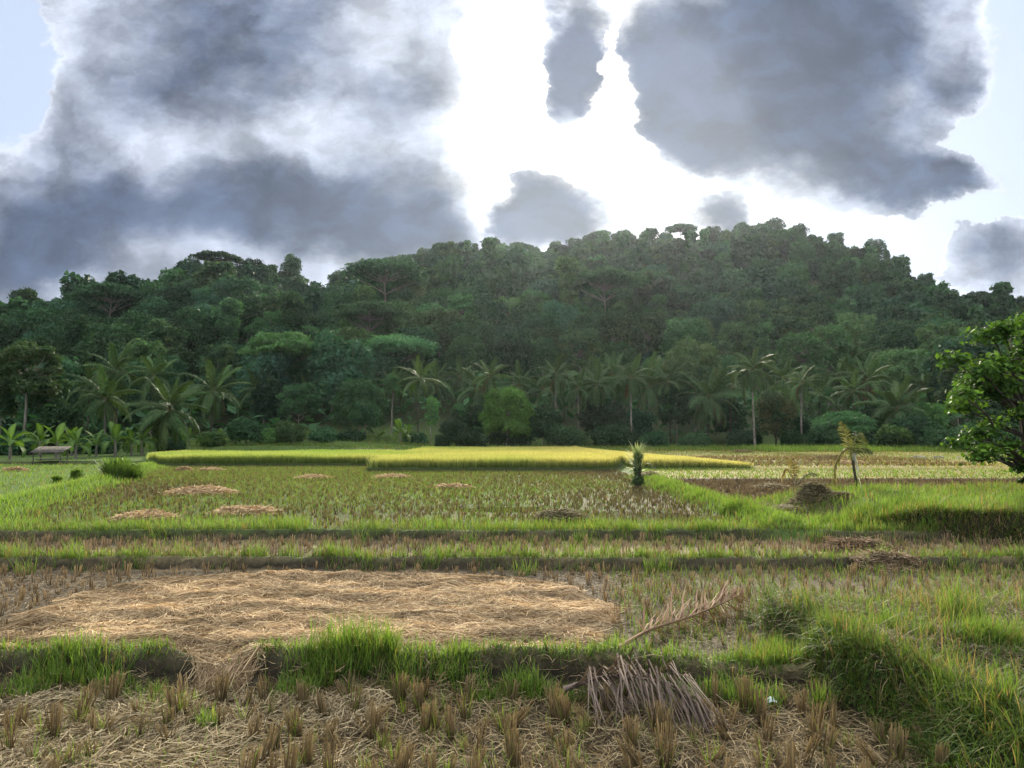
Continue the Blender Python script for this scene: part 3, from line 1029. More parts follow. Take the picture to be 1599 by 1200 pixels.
PALMS = [  # px of crown, py of crown heart, depth, frond scale, fronds, lean, label
    (265, 640, 72, 1.02, 24, 0.10, 'big broad coconut palm leaning over the left end of the rice, nearest of its cluster'),
    (163, 622, 76, 0.85, 22, -0.02, 'dark coconut palm between the slender pale trees and the big leaning palm'),
    (240, 588, 92, 0.95, 20, 0.02, 'coconut palm rising behind the big leaning palm'),
    (180, 580, 96, 0.95, 20, -0.04, 'tallest palm of the left cluster, behind the dark one'),
    (333, 612, 84, 0.95, 22, 0.03, 'coconut palm with yellowish hanging fronds, last of the left cluster before the dark gap'),
    (140, 600, 98, 0.8, 18, 0.02, 'half hidden palm at the left back of the palm cluster'),
    (400, 608, 112, 0.85, 16, 0.02, 'thin palm standing under the flat topped tree'),
    (478, 612, 118, 0.8, 18, 0.03, 'small palm showing right of the flat topped tree'),
    (572, 592, 122, 0.9, 18, 0.02, 'palm above the pale green tree clump left of centre'),
    (612, 605, 118, 0.85, 20, -0.02, 'palm with drooping fronds beside the thin white trunk'),
    (680, 598, 124, 0.95, 20, 0.02, 'palm at the left end of the long palm row behind the rice'),
    (718, 590, 128, 0.85, 18, 0.0, 'second palm of the long row, partly behind its neighbours'),
    (748, 608, 118, 1.0, 22, 0.02, 'dark starry palm just left of the bright round tree'),
    (812, 600, 124, 0.9, 20, 0.02, 'palm directly above the bright round tree'),
    (848, 608, 120, 1.0, 22, -0.01, 'dark full palm right of the bright round tree'),
    (882, 600, 122, 0.85, 18, 0.02, 'tall thin stemmed palm between two fuller ones in the row'),
    (918, 595, 118, 0.95, 20, 0.02, 'greyish palm in the right half of the long row'),
    (957, 590, 116, 1.1, 24, 0.02, 'large palm with wide crown in the right half of the long row'),
    (1012, 604, 108, 1.15, 22, -0.03, 'pale feathered palm at the right end of the long row'),
    (1108, 622, 104, 1.15, 24, 0.05, 'dark heavy palm under the brownish crowned tree'),
    (1174, 578, 90, 0.85, 26, -0.02, 'tall straight palm with a bare pale trunk, highest of all the palms'),
    (1224, 592, 120, 0.95, 20, 0.02, 'palm with yellow tinted fronds behind the round bushy tree'),
    (1240, 622, 112, 0.9, 20, 0.02, 'low palm right behind the round bushy tree'),
    (1312, 590, 124, 0.95, 20, 0.02, 'palm between the round bushy tree and the shaggy tall palm'),
    (1280, 618, 118, 0.95, 18, 0.02, 'low palm over the drooping green tree'),
    (1352, 596, 108, 1.05, 24, 0.0, 'shaggy palm with a skirt of dead fronds'),
    (1400, 640, 92, 1.15, 22, -0.06, 'sunlit yellow green palm spreading over the right fields'),
    (1442, 606, 122, 0.85, 18, 0.02, 'half hidden palm behind the sunlit spreading one'),
    (868, 586, 100, 0.72, 18, 0.01, 'slim palm with a thin bare trunk before the tall thin stemmed one'), (902, 606, 104, 0.8, 18, -0.02, 'slim low palm right of the bare thin trunked one'),
    (931, 600, 105, 0.85, 18, 0.03, 'slim palm leaning right between the greyish palm and the large wide one'), (986, 590, 97, 0.75, 20, 0.01, 'slim straight palm left of the pale feathered palm'),
    (1043, 596, 106, 0.8, 18, -0.03, 'slim palm just left of the big brownish crowned tree'), (1141, 606, 105, 0.65, 18, 0.02, 'slim palm left of the tall straight palm, its crown lower'),
    (1252, 598, 94, 0.75, 18, 0.02, 'slim palm with its trunk rising over the low dark tree'), (1332, 612, 102, 0.8, 18, -0.02, 'slim palm rising out of the drooping green tree'),
    (655, 592, 98, 0.72, 18, 0.02, 'slim palm rising over the young slim tree, left of the long row'), (765, 588, 102, 0.7, 18, -0.02, 'slim palm peeping over the left side of the bright round tree'),
]
for i, (px, py, dep, fr, n, lean, label) in enumerate(PALMS):
    x, y, zt = at(px, py, dep)
    zg = ground_z(x, y)
    h = max(3.0, zt - zg)
    palm(label, (x - lean * h, y, zg), h, fr * (0.9 if dep < 95 else 1.02), n, lean, 0.0, 800 + i, dry=4 if 'skirt' in label else (i % 3 == 1))
# dark feather palms growing out of the slope on the right
for i, (px, py, dep, lab) in enumerate([(1262, 560, 150, 'dark bluish palm clump on the right slope, left one'), (1300, 552, 155, 'dark bluish palm clump on the right slope, highest one'),
                                        (1325, 566, 150, 'dark bluish palm clump on the right slope, right one')]):
    x, y, zt = at(px, py, dep)
    palm(lab, (x, y, ground_z(x, y) - 0.5), max(2.5, zt - ground_z(x, y)), 1.5, 20, 0.02, 0.0, 850 + i, 'dark palms on the right slope', 0, 'sugar_palm')


# ------------------------------------------------------------------ banana plants
def banana_leaf(seed, L=2.0, W=0.42, droop=1.3):
    g0 = np.random.default_rng(seed)
    n = 12
    s = np.linspace(0, 1, n + 1)
    th = -droop * s ** 1.5
    P = np.stack([np.concatenate([[0], np.cumsum(np.cos(th[:-1]) * L / n)]), 0 * s, np.concatenate([[0], np.cumsum(np.sin(th[:-1]) * L / n)])], 1)
    wid = W * np.where(s < 0.16, 0.08, np.sin(PI * np.clip((s - 0.1) / 0.92, 0, 1)) ** 0.55) * (0.9 + 0.2 * g0.random(n + 1))
    nx = np.stack([-np.sin(th), 0 * s, np.cos(th)], 1)
    V = np.stack([P + np.array((0, -1, 0)) * wid[:, None] + nx * 0.22 * wid[:, None], P, P + np.array((0, 1, 0)) * wid[:, None] + nx * 0.22 * wid[:, None]], 1).reshape(-1, 3)
    i = np.arange(n)[:, None] * 3
    Fq = np.concatenate([np.stack([i + 0, i + 1, i + 4, i + 3], -1).reshape(-1, 4), np.stack([i + 1, i + 2, i + 5, i + 4], -1).reshape(-1, 4)])
    c = np.tile(np.array((0.04, 0.085, 0.02)), (len(V), 1)) * (0.75 + 0.4 * g0.random((len(V), 1)))
    c[1::3] = (0.09, 0.15, 0.04)
    return mesh_data('leaf', V, Fq, M_LEAF_NEAR, c)


BLEAF = [banana_leaf(900 + i, 1.9, 0.32, [0.8, 1.5, 2.0, 2.5][i]) for i in range(4)]


def banana(label, loc, s, seed, group='banana plants along the left edge of the fields'):
    g0 = np.random.default_rng(seed)
    root = thing('banana_plant', label, 'banana plant', loc, g0.random() * 6, group, s)
    pile = Pile()
    pile.put(*tube([(0, 0, -0.3), (0.02, 0, 0.6), (0.05, 0.02, 1.35)], (0.13, 0.11, 0.07), 8))
    link('stem', pile.data('stem', M_BARK, True), root)
    n = 8
    for i in range(n):
        o = link('leaf', BLEAF[min(3, i // 2)], root)
        o.location = (0.05, 0.02, 1.3 - 0.03 * i)
        o.rotation_euler = (g0.normal() * 0.3, -R(80 - 75 * (i + .5) / n), i * 2.4 + g0.random() * 0.5)


BANANAS = [(15, 724, 58, 1.1, 'banana plant at the extreme left edge, beside the straw heap'), (62, 716, 66, 1.15, 'banana plant behind the little shelter'),
           (88, 708, 62, 1.15, 'bright banana plant right above the little shelter roof'), (118, 722, 60, 1.0, 'banana plant with torn leaves right of the little shelter'),
           (112, 712, 68, 1.1, 'banana plant in the back row right of the shelter'), (150, 716, 66, 0.95, 'banana plant under the dark palm'),
           (180, 712, 66, 1.2, 'tallest banana plant, right of the dark palm stem'), (205, 712, 68, 1.0, 'banana plant between the tallest one and the leaning palm'),
           (222, 708, 70, 1.15, 'banana plant at the stem of the big leaning palm'), (240, 706, 74, 0.9, 'small banana plant right of the leaning palm stem'),
           (45, 722, 70, 1.0, 'banana plant hidden behind the shelter posts'), (295, 702, 84, 0.9, 'banana plant left of the dark round bush'),
           (345, 700, 88, 0.8, 'small banana plant among the bushes behind the left rice plot'), (625, 694, 92, 1.25, 'lone banana plant behind the rice under the thin white trunk'),
           (638, 696, 94, 1.0, 'second banana plant at the thin white trunk, with hanging dry leaves'), (595, 694, 96, .7, 'small banana plant left of the lone tall one')]
for i, (px, py, dep, s, lab) in enumerate(BANANAS):
    x, y, _ = at(px, py, dep)
    banana(lab, (x, y, ground_z(x, y)), s * 0.86, 950 + i)


# ------------------------------------------------------------------ trees in front of the slope
def mid_tree(name, kind, label, px, ptop, dep, width_px, cols, leaves=7000, size=0.2, bark=None, base=None, seed=0, cat='tree', group=None):
    x, y, zt = at(px, ptop, dep)
    zg = ground_z(x, y)
    h = zt - zg
    sc = dict(h=h, r=width_px * dep / FPX / 2 * 1.04)
    if base is not None:
        sc['base'] = base
    pair = build_tree(kind, 1000 + seed, leaves, size, cols[0], cols[1], bark, sc)
    return plant_tree(name, pair, label, cat, (x, y, zg), 0, 1.0, group)


MT = [
    ('slender_tree', 'feathery', 'tall thin tree with airy olive crown at the far left', 45, 532, 74, 100, (MID, OLIVE), 8000, .2, M_BARK, .45),
    ('slender_tree', 'feathery', 'thin tree with crooked pale stem leaning right of the tall olive one', 75, 578, 78, 70, (MID, OLIVE), 5000, .2, M_BARK, .4),
    ('slender_tree', 'slender', 'thin tree cut by the left picture edge', 5, 560, 76, 60, (DEEP, OLIVE), 5000, .2, M_BARK, .35),
    ('broadleaf_tree', 'round', 'small dark tree between the olive trees and the bananas', 95, 640, 74, 70, (DEEP, MID), 5000, .2, M_BARK, .25),
    ('broadleaf_tree', 'round', 'mid green round tree towering behind the palm cluster', 232, 522, 118, 62, (MID, PALE), 5000, .26, M_BARK, .3),
    ('broadleaf_tree', 'round', 'brownish tree right of the palm cluster, over the dark gap', 345, 532, 122, 60, (DEEP, OLIVE), 5000, .26, M_BARK, .3),
    ('spreading_tree', 'spreading', 'flat topped layered tree with pale forked stems left of centre', 440, 514, 118, 125, (MID, (0.06, 0.13, 0.035)), 9000, .24, M_BARK, .6),
    ('spreading_tree', 'spreading', 'pale stemmed open tree with wide crown above the palms left of centre', 612, 520, 132, 140, (MID, PALE), 9000, .26, M_BARK, .5),
    ('broadleaf_tree', 'feathery', 'dark leafy tree with a thin stem standing before the terraces', 467, 598, 98, 72, (DEEP, MID), 7000, .22, M_BARK, .3),
    ('broadleaf_tree', 'dense', 'dark creeper covered tree under the flat topped one', 425, 590, 110, 60, (DEEP, DEEP), 6000, .22, M_BARK_DARK, .1),
    ('broadleaf_tree', 'dense', 'pale green tree clump with drooping sprays left of the thin white trunk', 560, 600, 102, 90, (MID, PALE), 9000, .2, M_BARK, .15),
    ('broadleaf_tree', 'round', 'dark small tree with visible stems in front of the pale clump', 572, 632, 94, 50, (DEEP, MID), 5000, .19, M_BARK, .35),
    ('slender_tree', 'slender', 'tree with a tall thin white trunk rising from behind the rice', 612, 590, 100, 34, (MID, PALE), 1800, .2, M_BARK, .75),
    ('slender_tree', 'slender', 'young slim tree with a tuft of light leaves left of the big shrubs', 675, 622, 96, 26, (MID, LIME), 2200, .18, M_BARK, .4),
    ('broadleaf_tree', 'round', 'bright green round headed tree in the middle of the palm row', 790, 604, 96, 78, ((0.05, 0.11, 0.02), LIME), 9000, .17, M_BARK, .12),
    ('broadleaf_tree', 'round', 'dull green low tree right of the bright round one', 850, 640, 100, 62, (DEEP, MID), 6000, .2, M_BARK, .15),
    ('broadleaf_tree', 'dense', 'low dark tree mass left of the bright round one', 735, 640, 108, 70, (DEEP, MID), 6000, .22, M_BARK_DARK, .1),
    ('broadleaf_tree', 'feathery', 'greyish bushy tree behind the golden rice, right of centre', 945, 632, 104, 90, (DEEP, (0.06, 0.085, 0.04)), 7000, .2, M_BARK, .15),
    ('broadleaf_tree', 'dense', 'dark low tree behind the spiky vine covered stump', 995, 640, 104, 55, (DEEP, DEEP), 5000, .2, M_BARK_DARK, .1),
    ('broadleaf_tree', 'round', 'big tree with rounded brownish crown and pale trunk right of centre', 1082, 538, 114, 100, (DEEP, OLIVE), 11000, .22, M_BARK, .42),
    ('broadleaf_tree', 'dense', 'ivy clad dark tree below the big brownish crown', 1055, 610, 106, 56, (DEEP, MID), 6000, .2, M_BARK, .3),
    ('broadleaf_tree', 'dense', 'round bushy tree with fine brown tinted leaves right of the tall palm', 1210, 613, 96, 68, (DEEP, (0.11, 0.10, 0.04)), 10000, .15, M_BARK_DARK, .1),
    ('broadleaf_tree', 'spreading', 'soft drooping green tree right of the round bushy one', 1315, 640, 92, 95, (MID, (0.06, 0.12, 0.035)), 9000, .18, M_BARK_DARK, .25),
    ('broadleaf_tree', 'dense', 'low dark tree between the round bushy tree and the drooping one', 1262, 650, 98, 60, (DEEP, MID), 6000, .18, M_BARK_DARK, .12),
    ('broadleaf_tree', 'round', 'yellow green leafy tree right of the sunlit palm', 1448, 628, 92, 60, (MID, LIME), 6000, .18, M_BARK_DARK, .12),
    ('broadleaf_tree', 'dense', 'dark low thicket tree before the sunlit palm', 1425, 655, 86, 70, (DEEP, MID), 6000, .18, M_BARK_DARK, .05),
    ('broadleaf_tree', 'round', 'brownish topped tree just left of the big near tree', 1492, 568, 110, 62, (DEEP, OLIVE), 6000, .22, M_BARK, .3),
    ('broadleaf_tree', 'dense', 'dark tree filling the right edge behind the big near tree', 1545, 600, 100, 90, (DEEP, MID), 6000, .22, M_BARK_DARK, .1),
    ('broadleaf_tree', 'dense', 'leafy tree between the shaggy palm and the drooping green tree', 1372, 622, 104, 60, (DEEP, MID), 5000, .2, M_BARK_DARK, .15),
    ('broadleaf_tree', 'round', 'dark tree behind the heavy palm, left of the tall straight palm', 1140, 628, 108, 54, (DEEP, MID), 5000, .2, M_BARK_DARK, .15),
]
for i, q in enumerate(MT):
    mid_tree(q[0], q[1], q[2], q[3], q[4], q[5], q[6], q[7], q[8], q[9], q[10], q[11], seed=i)
BUSHES = [
    (718, 657, 86, 48, (DEEP, MID), 'large rounded shrub on the far edge of the rice, bigger of two'), (691, 682, 82, 22, (DEEP, MID), 'small dark shrub left of the large rounded shrub in the rice edge'),
    (742, 684, 88, 34, (DEEP, MID), 'low shrub right of the large rounded shrub'), (385, 656, 84, 46, (DEEP, MID), 'dark round bush behind the left rice plot'),
    (455, 664, 86, 44, (MID, PALE), 'green bush behind the left rice plot, right of the dark round one'), (330, 680, 82, 40, (MID, LIME), 'light green bush at the left end of the terraces'),
    (420, 676, 88, 40, (MID, LIME), 'light bush between the dark round bush and the green one'), (505, 680, 90, 46, (DEEP, MID), 'low bush before the terraces, right part'),
    (545, 682, 92, 40, (DEEP, MID), 'low bush under the dark small tree'), (800, 676, 98, 70, (DEEP, MID), 'low hedge like bush under the bright round tree'),
    (880, 678, 98, 60, (DEEP, MID), 'low bush behind the rice in the palm row'), (960, 676, 98, 70, (DEEP, MID), 'low bush behind the rice, left of the vine covered stump'),
    (1020, 680, 96, 40, (DEEP, MID), 'low bush right of the vine covered stump, under the palms'), (1160, 680, 98, 44, (DEEP, MID), 'low bush at the foot of the tall straight palm'),
    (1390, 672, 84, 50, (DEEP, LIME), 'leafy bush under the sunlit palm'), (1470, 676, 82, 60, (DEEP, MID), 'low bush at the right end of the far fields'),
    (1290, 676, 90, 54, (DEEP, MID), 'low bush under the drooping green tree'), (270, 690, 78, 36, (DEEP, MID), 'low bush behind the leaning palm stem'),
    (1240, 680, 94, 40, (DEEP, MID), 'low bush right of the round bushy tree'), (1340, 678, 90, 44, (DEEP, MID), 'low bush under the shaggy palm'),
    (1085, 682, 98, 44, (DEEP, MID), 'low bush at the pale trunk right of centre'), (20, 690, 70, 60, (DEEP, MID), 'dark bush behind the bananas at the far left'),
    (150, 690, 74, 60, (DEEP, MID), 'dark bush behind the bananas under the dark palm'), (100, 690, 76, 50, (DEEP, DEEP), 'dark bush behind the little shelter'),
    (650, 684, 96, 40, (DEEP, MID), 'low bush right of the lone banana plant'), (1530, 672, 78, 70, (DEEP, MID), 'low bush under the branches of the big near tree'),
]
for i, (px, pt, dep, wpx, cols, lab) in enumerate(BUSHES):
    mid_tree('bush', 'bushy', lab, px, pt, dep, wpx, cols, 3600, .17, M_BARK_DARK, seed=60 + i, cat='bush', group='bushes along the foot of the hill')
# the big tree at the right edge
x0, y0 = 14.6, 21.6
z0 = ground_z(x0, y0)
g0 = np.random.default_rng(77)
tk, cr = Pile(), Pile()
stem = bent((0, 0, -0.4), (-0.25, 0.2, 3.2), g0, 0.07, 9)
tk.put(*tube(stem, np.linspace(0.19, 0.09, 9), 10))
lobes = []
OUTLINE = [(1478, 575), (1500, 545), (1530, 540), (1552, 512), (1600, 492), (1660, 480), (1760, 560), (1780, 680), (1690, 740), (1640, 745), (1605, 790), (1588, 775), (1578, 735), (1540, 722), (1500, 712), (1488, 680), (1502, 660), (1476, 640)]
while len(lobes) < 78:
    px, py = g0.uniform(1470, 1790), g0.uniform(480, 795)
    if not inside(OUTLINE, np.array([px]), np.array([py]))[0]:
        continue
    X, Y, Z = at(px, py, y0 + g0.uniform(-1.5, 1.5) * (0.3 if py > 725 else 1))
    rr = g0.uniform(0.22, 0.5) * (0.6 if py > 725 else 1)
    lobes.append((np.array((X - x0, Y - y0, Z - z0)), np.array((rr, rr, rr * 0.6))))
pts, dirn, kk = lobe_points(g0, lobes, 16500, 0.1)
tone_l = g0.random(len(lobes)) * 0.6
cr.put(*leaf_cards(g0, pts, dirn, 0.075, (0.024, 0.058, 0.014), (0.095, 0.18, 0.035), tone_l[kk], 0.5, 0.5))
stray = lobe_points(g0, [(c, q * 1.5) for c, q in lobes], 2600, 0.7)
cr.put(*leaf_cards(g0, stray[0], stray[1], 0.08, (0.03, 0.07, 0.015), (0.1, 0.19, 0.03), 0.5, 0.5, 0.5))
for c, q in lobes:
    st = stem[int(np.clip(np.searchsorted(stem[:, 2], c[2] - 0.5 * abs(c[0]) - 0.3), 2, 8))]
    br = bent(st, c, g0, 0.1, 6, 0.1)
    tk.put(*tube(br, np.linspace(0.06, 0.012, 6), 6))
    for q2 in range(5):
        e = c + g0.normal(size=3) * q * 0.55
        tk.put(*tube(bent(br[4], e, g0, 0.1, 4), np.linspace(0.014, 0.004, 4), 4))
t = thing('broadleaf_tree', 'big near tree with glossy dark leaves leaning in from the right edge', 'tree', (x0, y0, z0))
link('trunk', tk.data('trunk', M_BARK_DARK, True), t)
link('crown', cr.data('crown', M_LEAF_NEAR), t)

# ------------------------------------------------------------------ grass
g3 = np.random.default_rng(23)
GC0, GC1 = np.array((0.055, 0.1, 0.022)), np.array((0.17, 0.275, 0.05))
GY = np.array((0.22, 0.2, 0.06))


def grass_at(pile, x, y, lo, hi, width, c0=GC0, c1=GC1, dry=0.12, lean=0.35, curl=0.9, seg=3, az=None):
    n = len(x)
    z = H(x, y) - 0.01
    dead = (g3.random(n) < dry)[:, None]
    v = (0.7 + 0.6 * g3.random((n, 1)))
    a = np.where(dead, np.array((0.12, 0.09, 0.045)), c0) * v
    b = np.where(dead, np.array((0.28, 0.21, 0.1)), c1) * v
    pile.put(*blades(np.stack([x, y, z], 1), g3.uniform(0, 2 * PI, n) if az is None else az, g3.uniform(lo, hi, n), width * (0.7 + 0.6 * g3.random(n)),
                     np.abs(g3.normal(0, lean, n)), np.abs(g3.normal(curl * 0.6, curl * 0.4, n)), a, b, seg))


def tuft_points(cx, cy, r, n):
    a, q = g3.uniform(0, 2 * PI, n), r * np.sqrt(g3.random(n))
    return cx + q * np.cos(a), cy + q * np.sin(a) * 0.6


# front bank
bank_grass = Pile()
n = 10500
x = g3.uniform(-13, 3.4, n)
keep = (np.abs(x + 3.15) > 0.45 * g3.random(n) + 0.1) & (fbm(x * 0.9, 0 * x + 2.0, 71, 3) + 0.35 * g3.random(n) > -0.08)
x = x[keep]
y = yb1(x) + np.abs(g3.normal(0.05, 0.24, len(x))) + 0.02
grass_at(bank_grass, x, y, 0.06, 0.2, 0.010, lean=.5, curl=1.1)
x = g3.uniform(-13, 3.4, 3900)
y = yb1(x) + g3.uniform(-0.3, 0.1, len(x))
keep = (np.abs(x + 3.15) > 0.3) & (fbm(x * 1.5, y * 2, 171, 2) > -0.1)
grass_at(bank_grass, x[keep], y[keep], 0.05, 0.2, 0.008, GC0 * 0.8, GC1 * 0.7, 0.35, 0.8, 1.4)
for px, py, hh, nn, rr in [(110, 1025, .34, 420, .35), (75, 1030, .3, 260, .3), (30, 1040, .25, 220, .3), (165, 1030, .3, 260, .3), (220, 1040, .22, 200, .3), (275, 1050, .18, 160, .3), (480, 1030, .3, 220, .25),
                           (525, 1025, .48, 520, .33), (575, 1022, .5, 520, .33), (620, 1030, .4, 300, .3), (460, 1040, .3, 200, .25), (700, 1030, .33, 260, .22), (735, 1035, .28, 160, .25),
                           (818, 1040, .36, 340, .2), (845, 1045, .25, 160, .2), (770, 1045, .22, 140, .2), (900, 1045, .22, 160, .25), (970, 1000, .4, 130, .12), (1030, 1040, .25, 160, .3),
                           (1090, 1045, .25, 220, .3), (1130, 1040, .28, 260, .3), (1060, 1060, .3, 100, .15), (325, 1085, .3, 90, .1), (1180, 1050, .3, 240, .3)]:
    cx, cy = gp(px, py, 0.3)
    x, y = tuft_points(cx, cy, rr, int(nn * 0.9))
    grass_at(bank_grass, x, y, hh * 0.4, hh, 0.011, lean=0.3, curl=0.9, dry=0.07)
for cx in np.arange(-12.5, -6.5, 0.45):
    x, y = tuft_points(cx + g3.normal(0, .1), yb1(np.array(cx)) + 0.15, 0.3, 110)
    grass_at(bank_grass, x, y, 0.12, 0.34, 0.011, lean=0.3, curl=0.9, dry=0.07)
tag(bank_grass.obj('grass', M_GRASS), 'fresh green grass tufts along the front earth bank', 'grass', kind='stuff')

# raised mound on the right
mound_grass = Pile()
x, y = g3.uniform(2.4, 9.0, 62000), g3.uniform(4.4, 10.8, 62000)
mm = mound_mask(x, y)
k = (mm > 0.04) & (g3.random(len(x)) < np.where(mm > 0.93, 0.12 + 0.9 * ((y < 7.8) | (x > 6.2) | (g3.random(len(x)) < 0.3)) * (fbm(x, y, 72, 3) > -0.02), 0.95))
x, y, mm = x[k], y[k], mm[k]
ed = mm < 0.9
az_ = np.where(y[ed] < 9.3, PI, PI / 2) + g3.normal(0, 1.4, ed.sum())
grass_at(mound_grass, x[ed], y[ed], 0.12, 0.42, 0.010, GC0 * 0.65, GC1 * 0.62, 0.15, 0.7, 1.7, az=az_)
grass_at(mound_grass, x[~ed], y[~ed], 0.05, 0.24, 0.010, GC0 * .85, GC1 * .8, dry=0.14, lean=0.6, curl=1.2)
for px, py, hh, nn, rr in [(1215, 985, .35, 420, .3), (1180, 1000, .3, 300, .3), (1240, 1000, .3, 260, .25), (1300, 1000, .3, 160, .25), (1490, 970, .6, 110, .18), (1510, 985, .55, 110, .2), (1470, 980, .4, 100, .2), (1380, 1000, .35, 90, .15),
                           (1400, 985, .3, 90, .2), (1560, 1020, .35, 260, .3), (1520, 1030, .35, 260, .25), (1590, 1030, .4, 260, .3), (1340, 1010, .3, 120, .2), (1440, 1020, .3, 120, .2),
                           (1285, 1040, .4, 130, .12), (1330, 1030, .3, 110, .15), (1470, 1085, .45, 110, .12), (1560, 1120, .4, 90, .12), (1350, 1040, .35, 150, .2), (1420, 1060, .3, 130, .2), (1575, 1180, .4, 60, .1)]:
    cx, cy = gp(px, py, 0.42)
    x, y = tuft_points(cx, cy, rr, nn)
    grass_at(mound_grass, x, y, hh * 0.45, hh, 0.010, GC0 * .85, GC1 * .85, lean=0.28, curl=0.8, dry=0.12)
y = g3.uniform(4.5, 9.6, 6000)
x = 3.2 + g3.uniform(-0.1, 0.45, len(y)) + 0.2 * np.clip(7.7 - y, 0, 3)
k = (mound_mask(x, y) > 0.15) & (fbm(x * 1.2, y * 1.2, 177, 2) > -0.22)
grass_at(mound_grass, x[k], y[k], 0.1, 0.45, 0.009, GC0 * 0.7, GC1 * 0.65, 0.2, 0.9, 1.7, az=PI + g3.normal(0.3, 1.3, k.sum()))
x, y = g3.uniform(3.3, 8.5, 9000), g3.uniform(5.0, 9.9, 9000)
k = (mound_mask(x, y) > 0.8) & (fbm(x * .8, y * .8, 176, 3) < 0.1)
x, y = x[k], y[k]
grass_at(mound_grass, x, y, 0.12, 0.45, 0.008, (0.1, 0.08, 0.05), (0.3, 0.24, 0.15), 1.0, 1.2, 0.6)
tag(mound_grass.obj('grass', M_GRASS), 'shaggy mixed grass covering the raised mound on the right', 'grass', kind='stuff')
# small leafed creeping weeds on the shaded flank
wx_, wy_ = g3.uniform(2.6, 7.5, 60000), g3.uniform(4.4, 9.4, 60000)
mm = mound_mask(wx_, wy_)
k = (mm > 0.05) & (mm < 0.97) & (fbm(wx_ * 1.4, wy_ * 1.4, 73, 3) > -0.25)
wx_, wy_ = wx_[k], wy_[k]
pts = np.stack([wx_, wy_, H(wx_, wy_) + g3.uniform(0.0, 0.14, len(wx_))], 1)
pw = Pile()
pw.put(*leaf_cards(g3, pts, np.tile((0, -0.6, 0.6), (len(pts), 1)), 0.019, (0.03, 0.06, 0.016), (0.075, 0.13, 0.035), 0.45, 0.5, 0.7))
tag(pw.obj('creeping_weeds', M_LEAF_NEAR), 'small leafed creeping weeds on the shaded flank of the right mound', 'weeds', kind='stuff')

# second and third banks, and the weedy strip behind the third
mid_grass = Pile()
for yb, n, lo, hi, spread in ((yb2, 11000, 0.06, 0.26, 0.28), (yb3, 11000, 0.08, 0.3, 0.45)):
    x = g3.uniform(-14, 15, n)
    keep = fbm(x * 0.7, 0 * x + 5.0, 74, 3) + 0.5 * g3.random(n) > -0.05
    x = x[keep]
    y = yb(x) + 0.07 + np.abs(g3.normal(0.0, spread, len(x))) - 0.4 * g3.random(len(x)) * (g3.random(len(x)) < 0.55) * (fbm(x * 0.8, 0 * x, 175, 3) > -0.15)
    grass_at(mid_grass, x, y, lo, hi, 0.012, dry=0.2, seg=2)
for yb, nn in ((yb2, 46), (yb3, 46)):
    for _ in range(nn):
        cx = g3.uniform(-13, 14)
        x, y = tuft_points(cx, yb(np.array(cx)) + 0.28 + g3.normal(0.0, 0.35), 0.22, 60)
        grass_at(mid_grass, x, y, 0.16, 0.42, 0.011, lean=0.25, dry=0.05, seg=2)
x, y = g3.uniform(-16, 12, 12000), g3.uniform(17.2, 19.0, 12000)
k = fbm(x * 0.5, y * 1.2, 75, 3) + 0.3 * g3.random(len(x)) > 0.02
grass_at(mid_grass, x[k], y[k], 0.1, 0.34, 0.014, GC0, GC1 * 1.05, 0.05, seg=2)
for cx, cy, r, nn, hh in [(-12.6, 17.8, .5, 300, .5), (-12.0, 17.8, .4, 200, .4), (-11.0, 17.9, .35, 160, .35), (-8.6, 17.6, .4, 200, .35), (-5.5, 18, .8, 400, .45)]:
    x, y = tuft_points(cx, cy, r, nn)
    grass_at(mid_grass, x, y, hh * .5, hh, 0.016, GC0 * .9, GC1 * .85, 0.03, 0.25, seg=2)
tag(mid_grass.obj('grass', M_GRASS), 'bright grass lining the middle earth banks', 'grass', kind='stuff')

# right bank and the two long field banks
side_grass = Pile()
x, y = g3.uniform(6.3, 19, 30000), g3.uniform(14.8, 26, 30000)
bm = bank_mask(x, y)
k = (bm > 0.05) & (g3.random(len(x)) < np.where(y < ybank(x) + 0.22, 0.55, 0.95))
grass_at(side_grass, x[k], y[k], 0.1, 0.34, 0.018, dry=0.15, seg=2)
y = g3.uniform(17.4, 38, 7000)
x = xright(y) + g3.normal(0, 0.42, len(y))
grass_at(side_grass, x, y, 0.12, 0.36, 0.02, dry=0.05, seg=2)
y = g3.uniform(18, 50, 9000)
x = xleft(y) + g3.normal(0, 0.55, len(y))
grass_at(side_grass, x, y, 0.1, 0.34, 0.024, GC0, GC1 * 1.1, dry=0.04, seg=2)
for cx, cy, r, nn, hh in [(6.1, 20.8, .55, 420, .55), (6.4, 19.8, .4, 220, .4), (5.9, 25, .4, 200, .4), (8.6, 18.6, .7, 420, .45), (7.6, 18.4, .6, 300, .4), (9.6, 18.4, .6, 260, .4), (6.0, 30, .6, 250, .45)]:
    x, y = tuft_points(cx, cy, r, nn)
    grass_at(side_grass, x, y, hh * .5, hh, 0.018, dry=0.03, lean=0.25, seg=2)
x = g3.uniform(7.0, 17, 7500)
y = ybank(x) + g3.uniform(-0.2, 0.25, len(x))
k = bank_mask(x, y) > 0.03
grass_at(side_grass, x[k], y[k], 0.15, 0.45, 0.016, GC0 * 0.8, GC1 * 0.7, 0.3, 0.8, 1.6, 2, az=-PI / 2 + g3.normal(0, 0.8, k.sum()))
tag(side_grass.obj('grass', M_GRASS), 'long grass on the right bank and the field dividing banks', 'grass', kind='stuff')

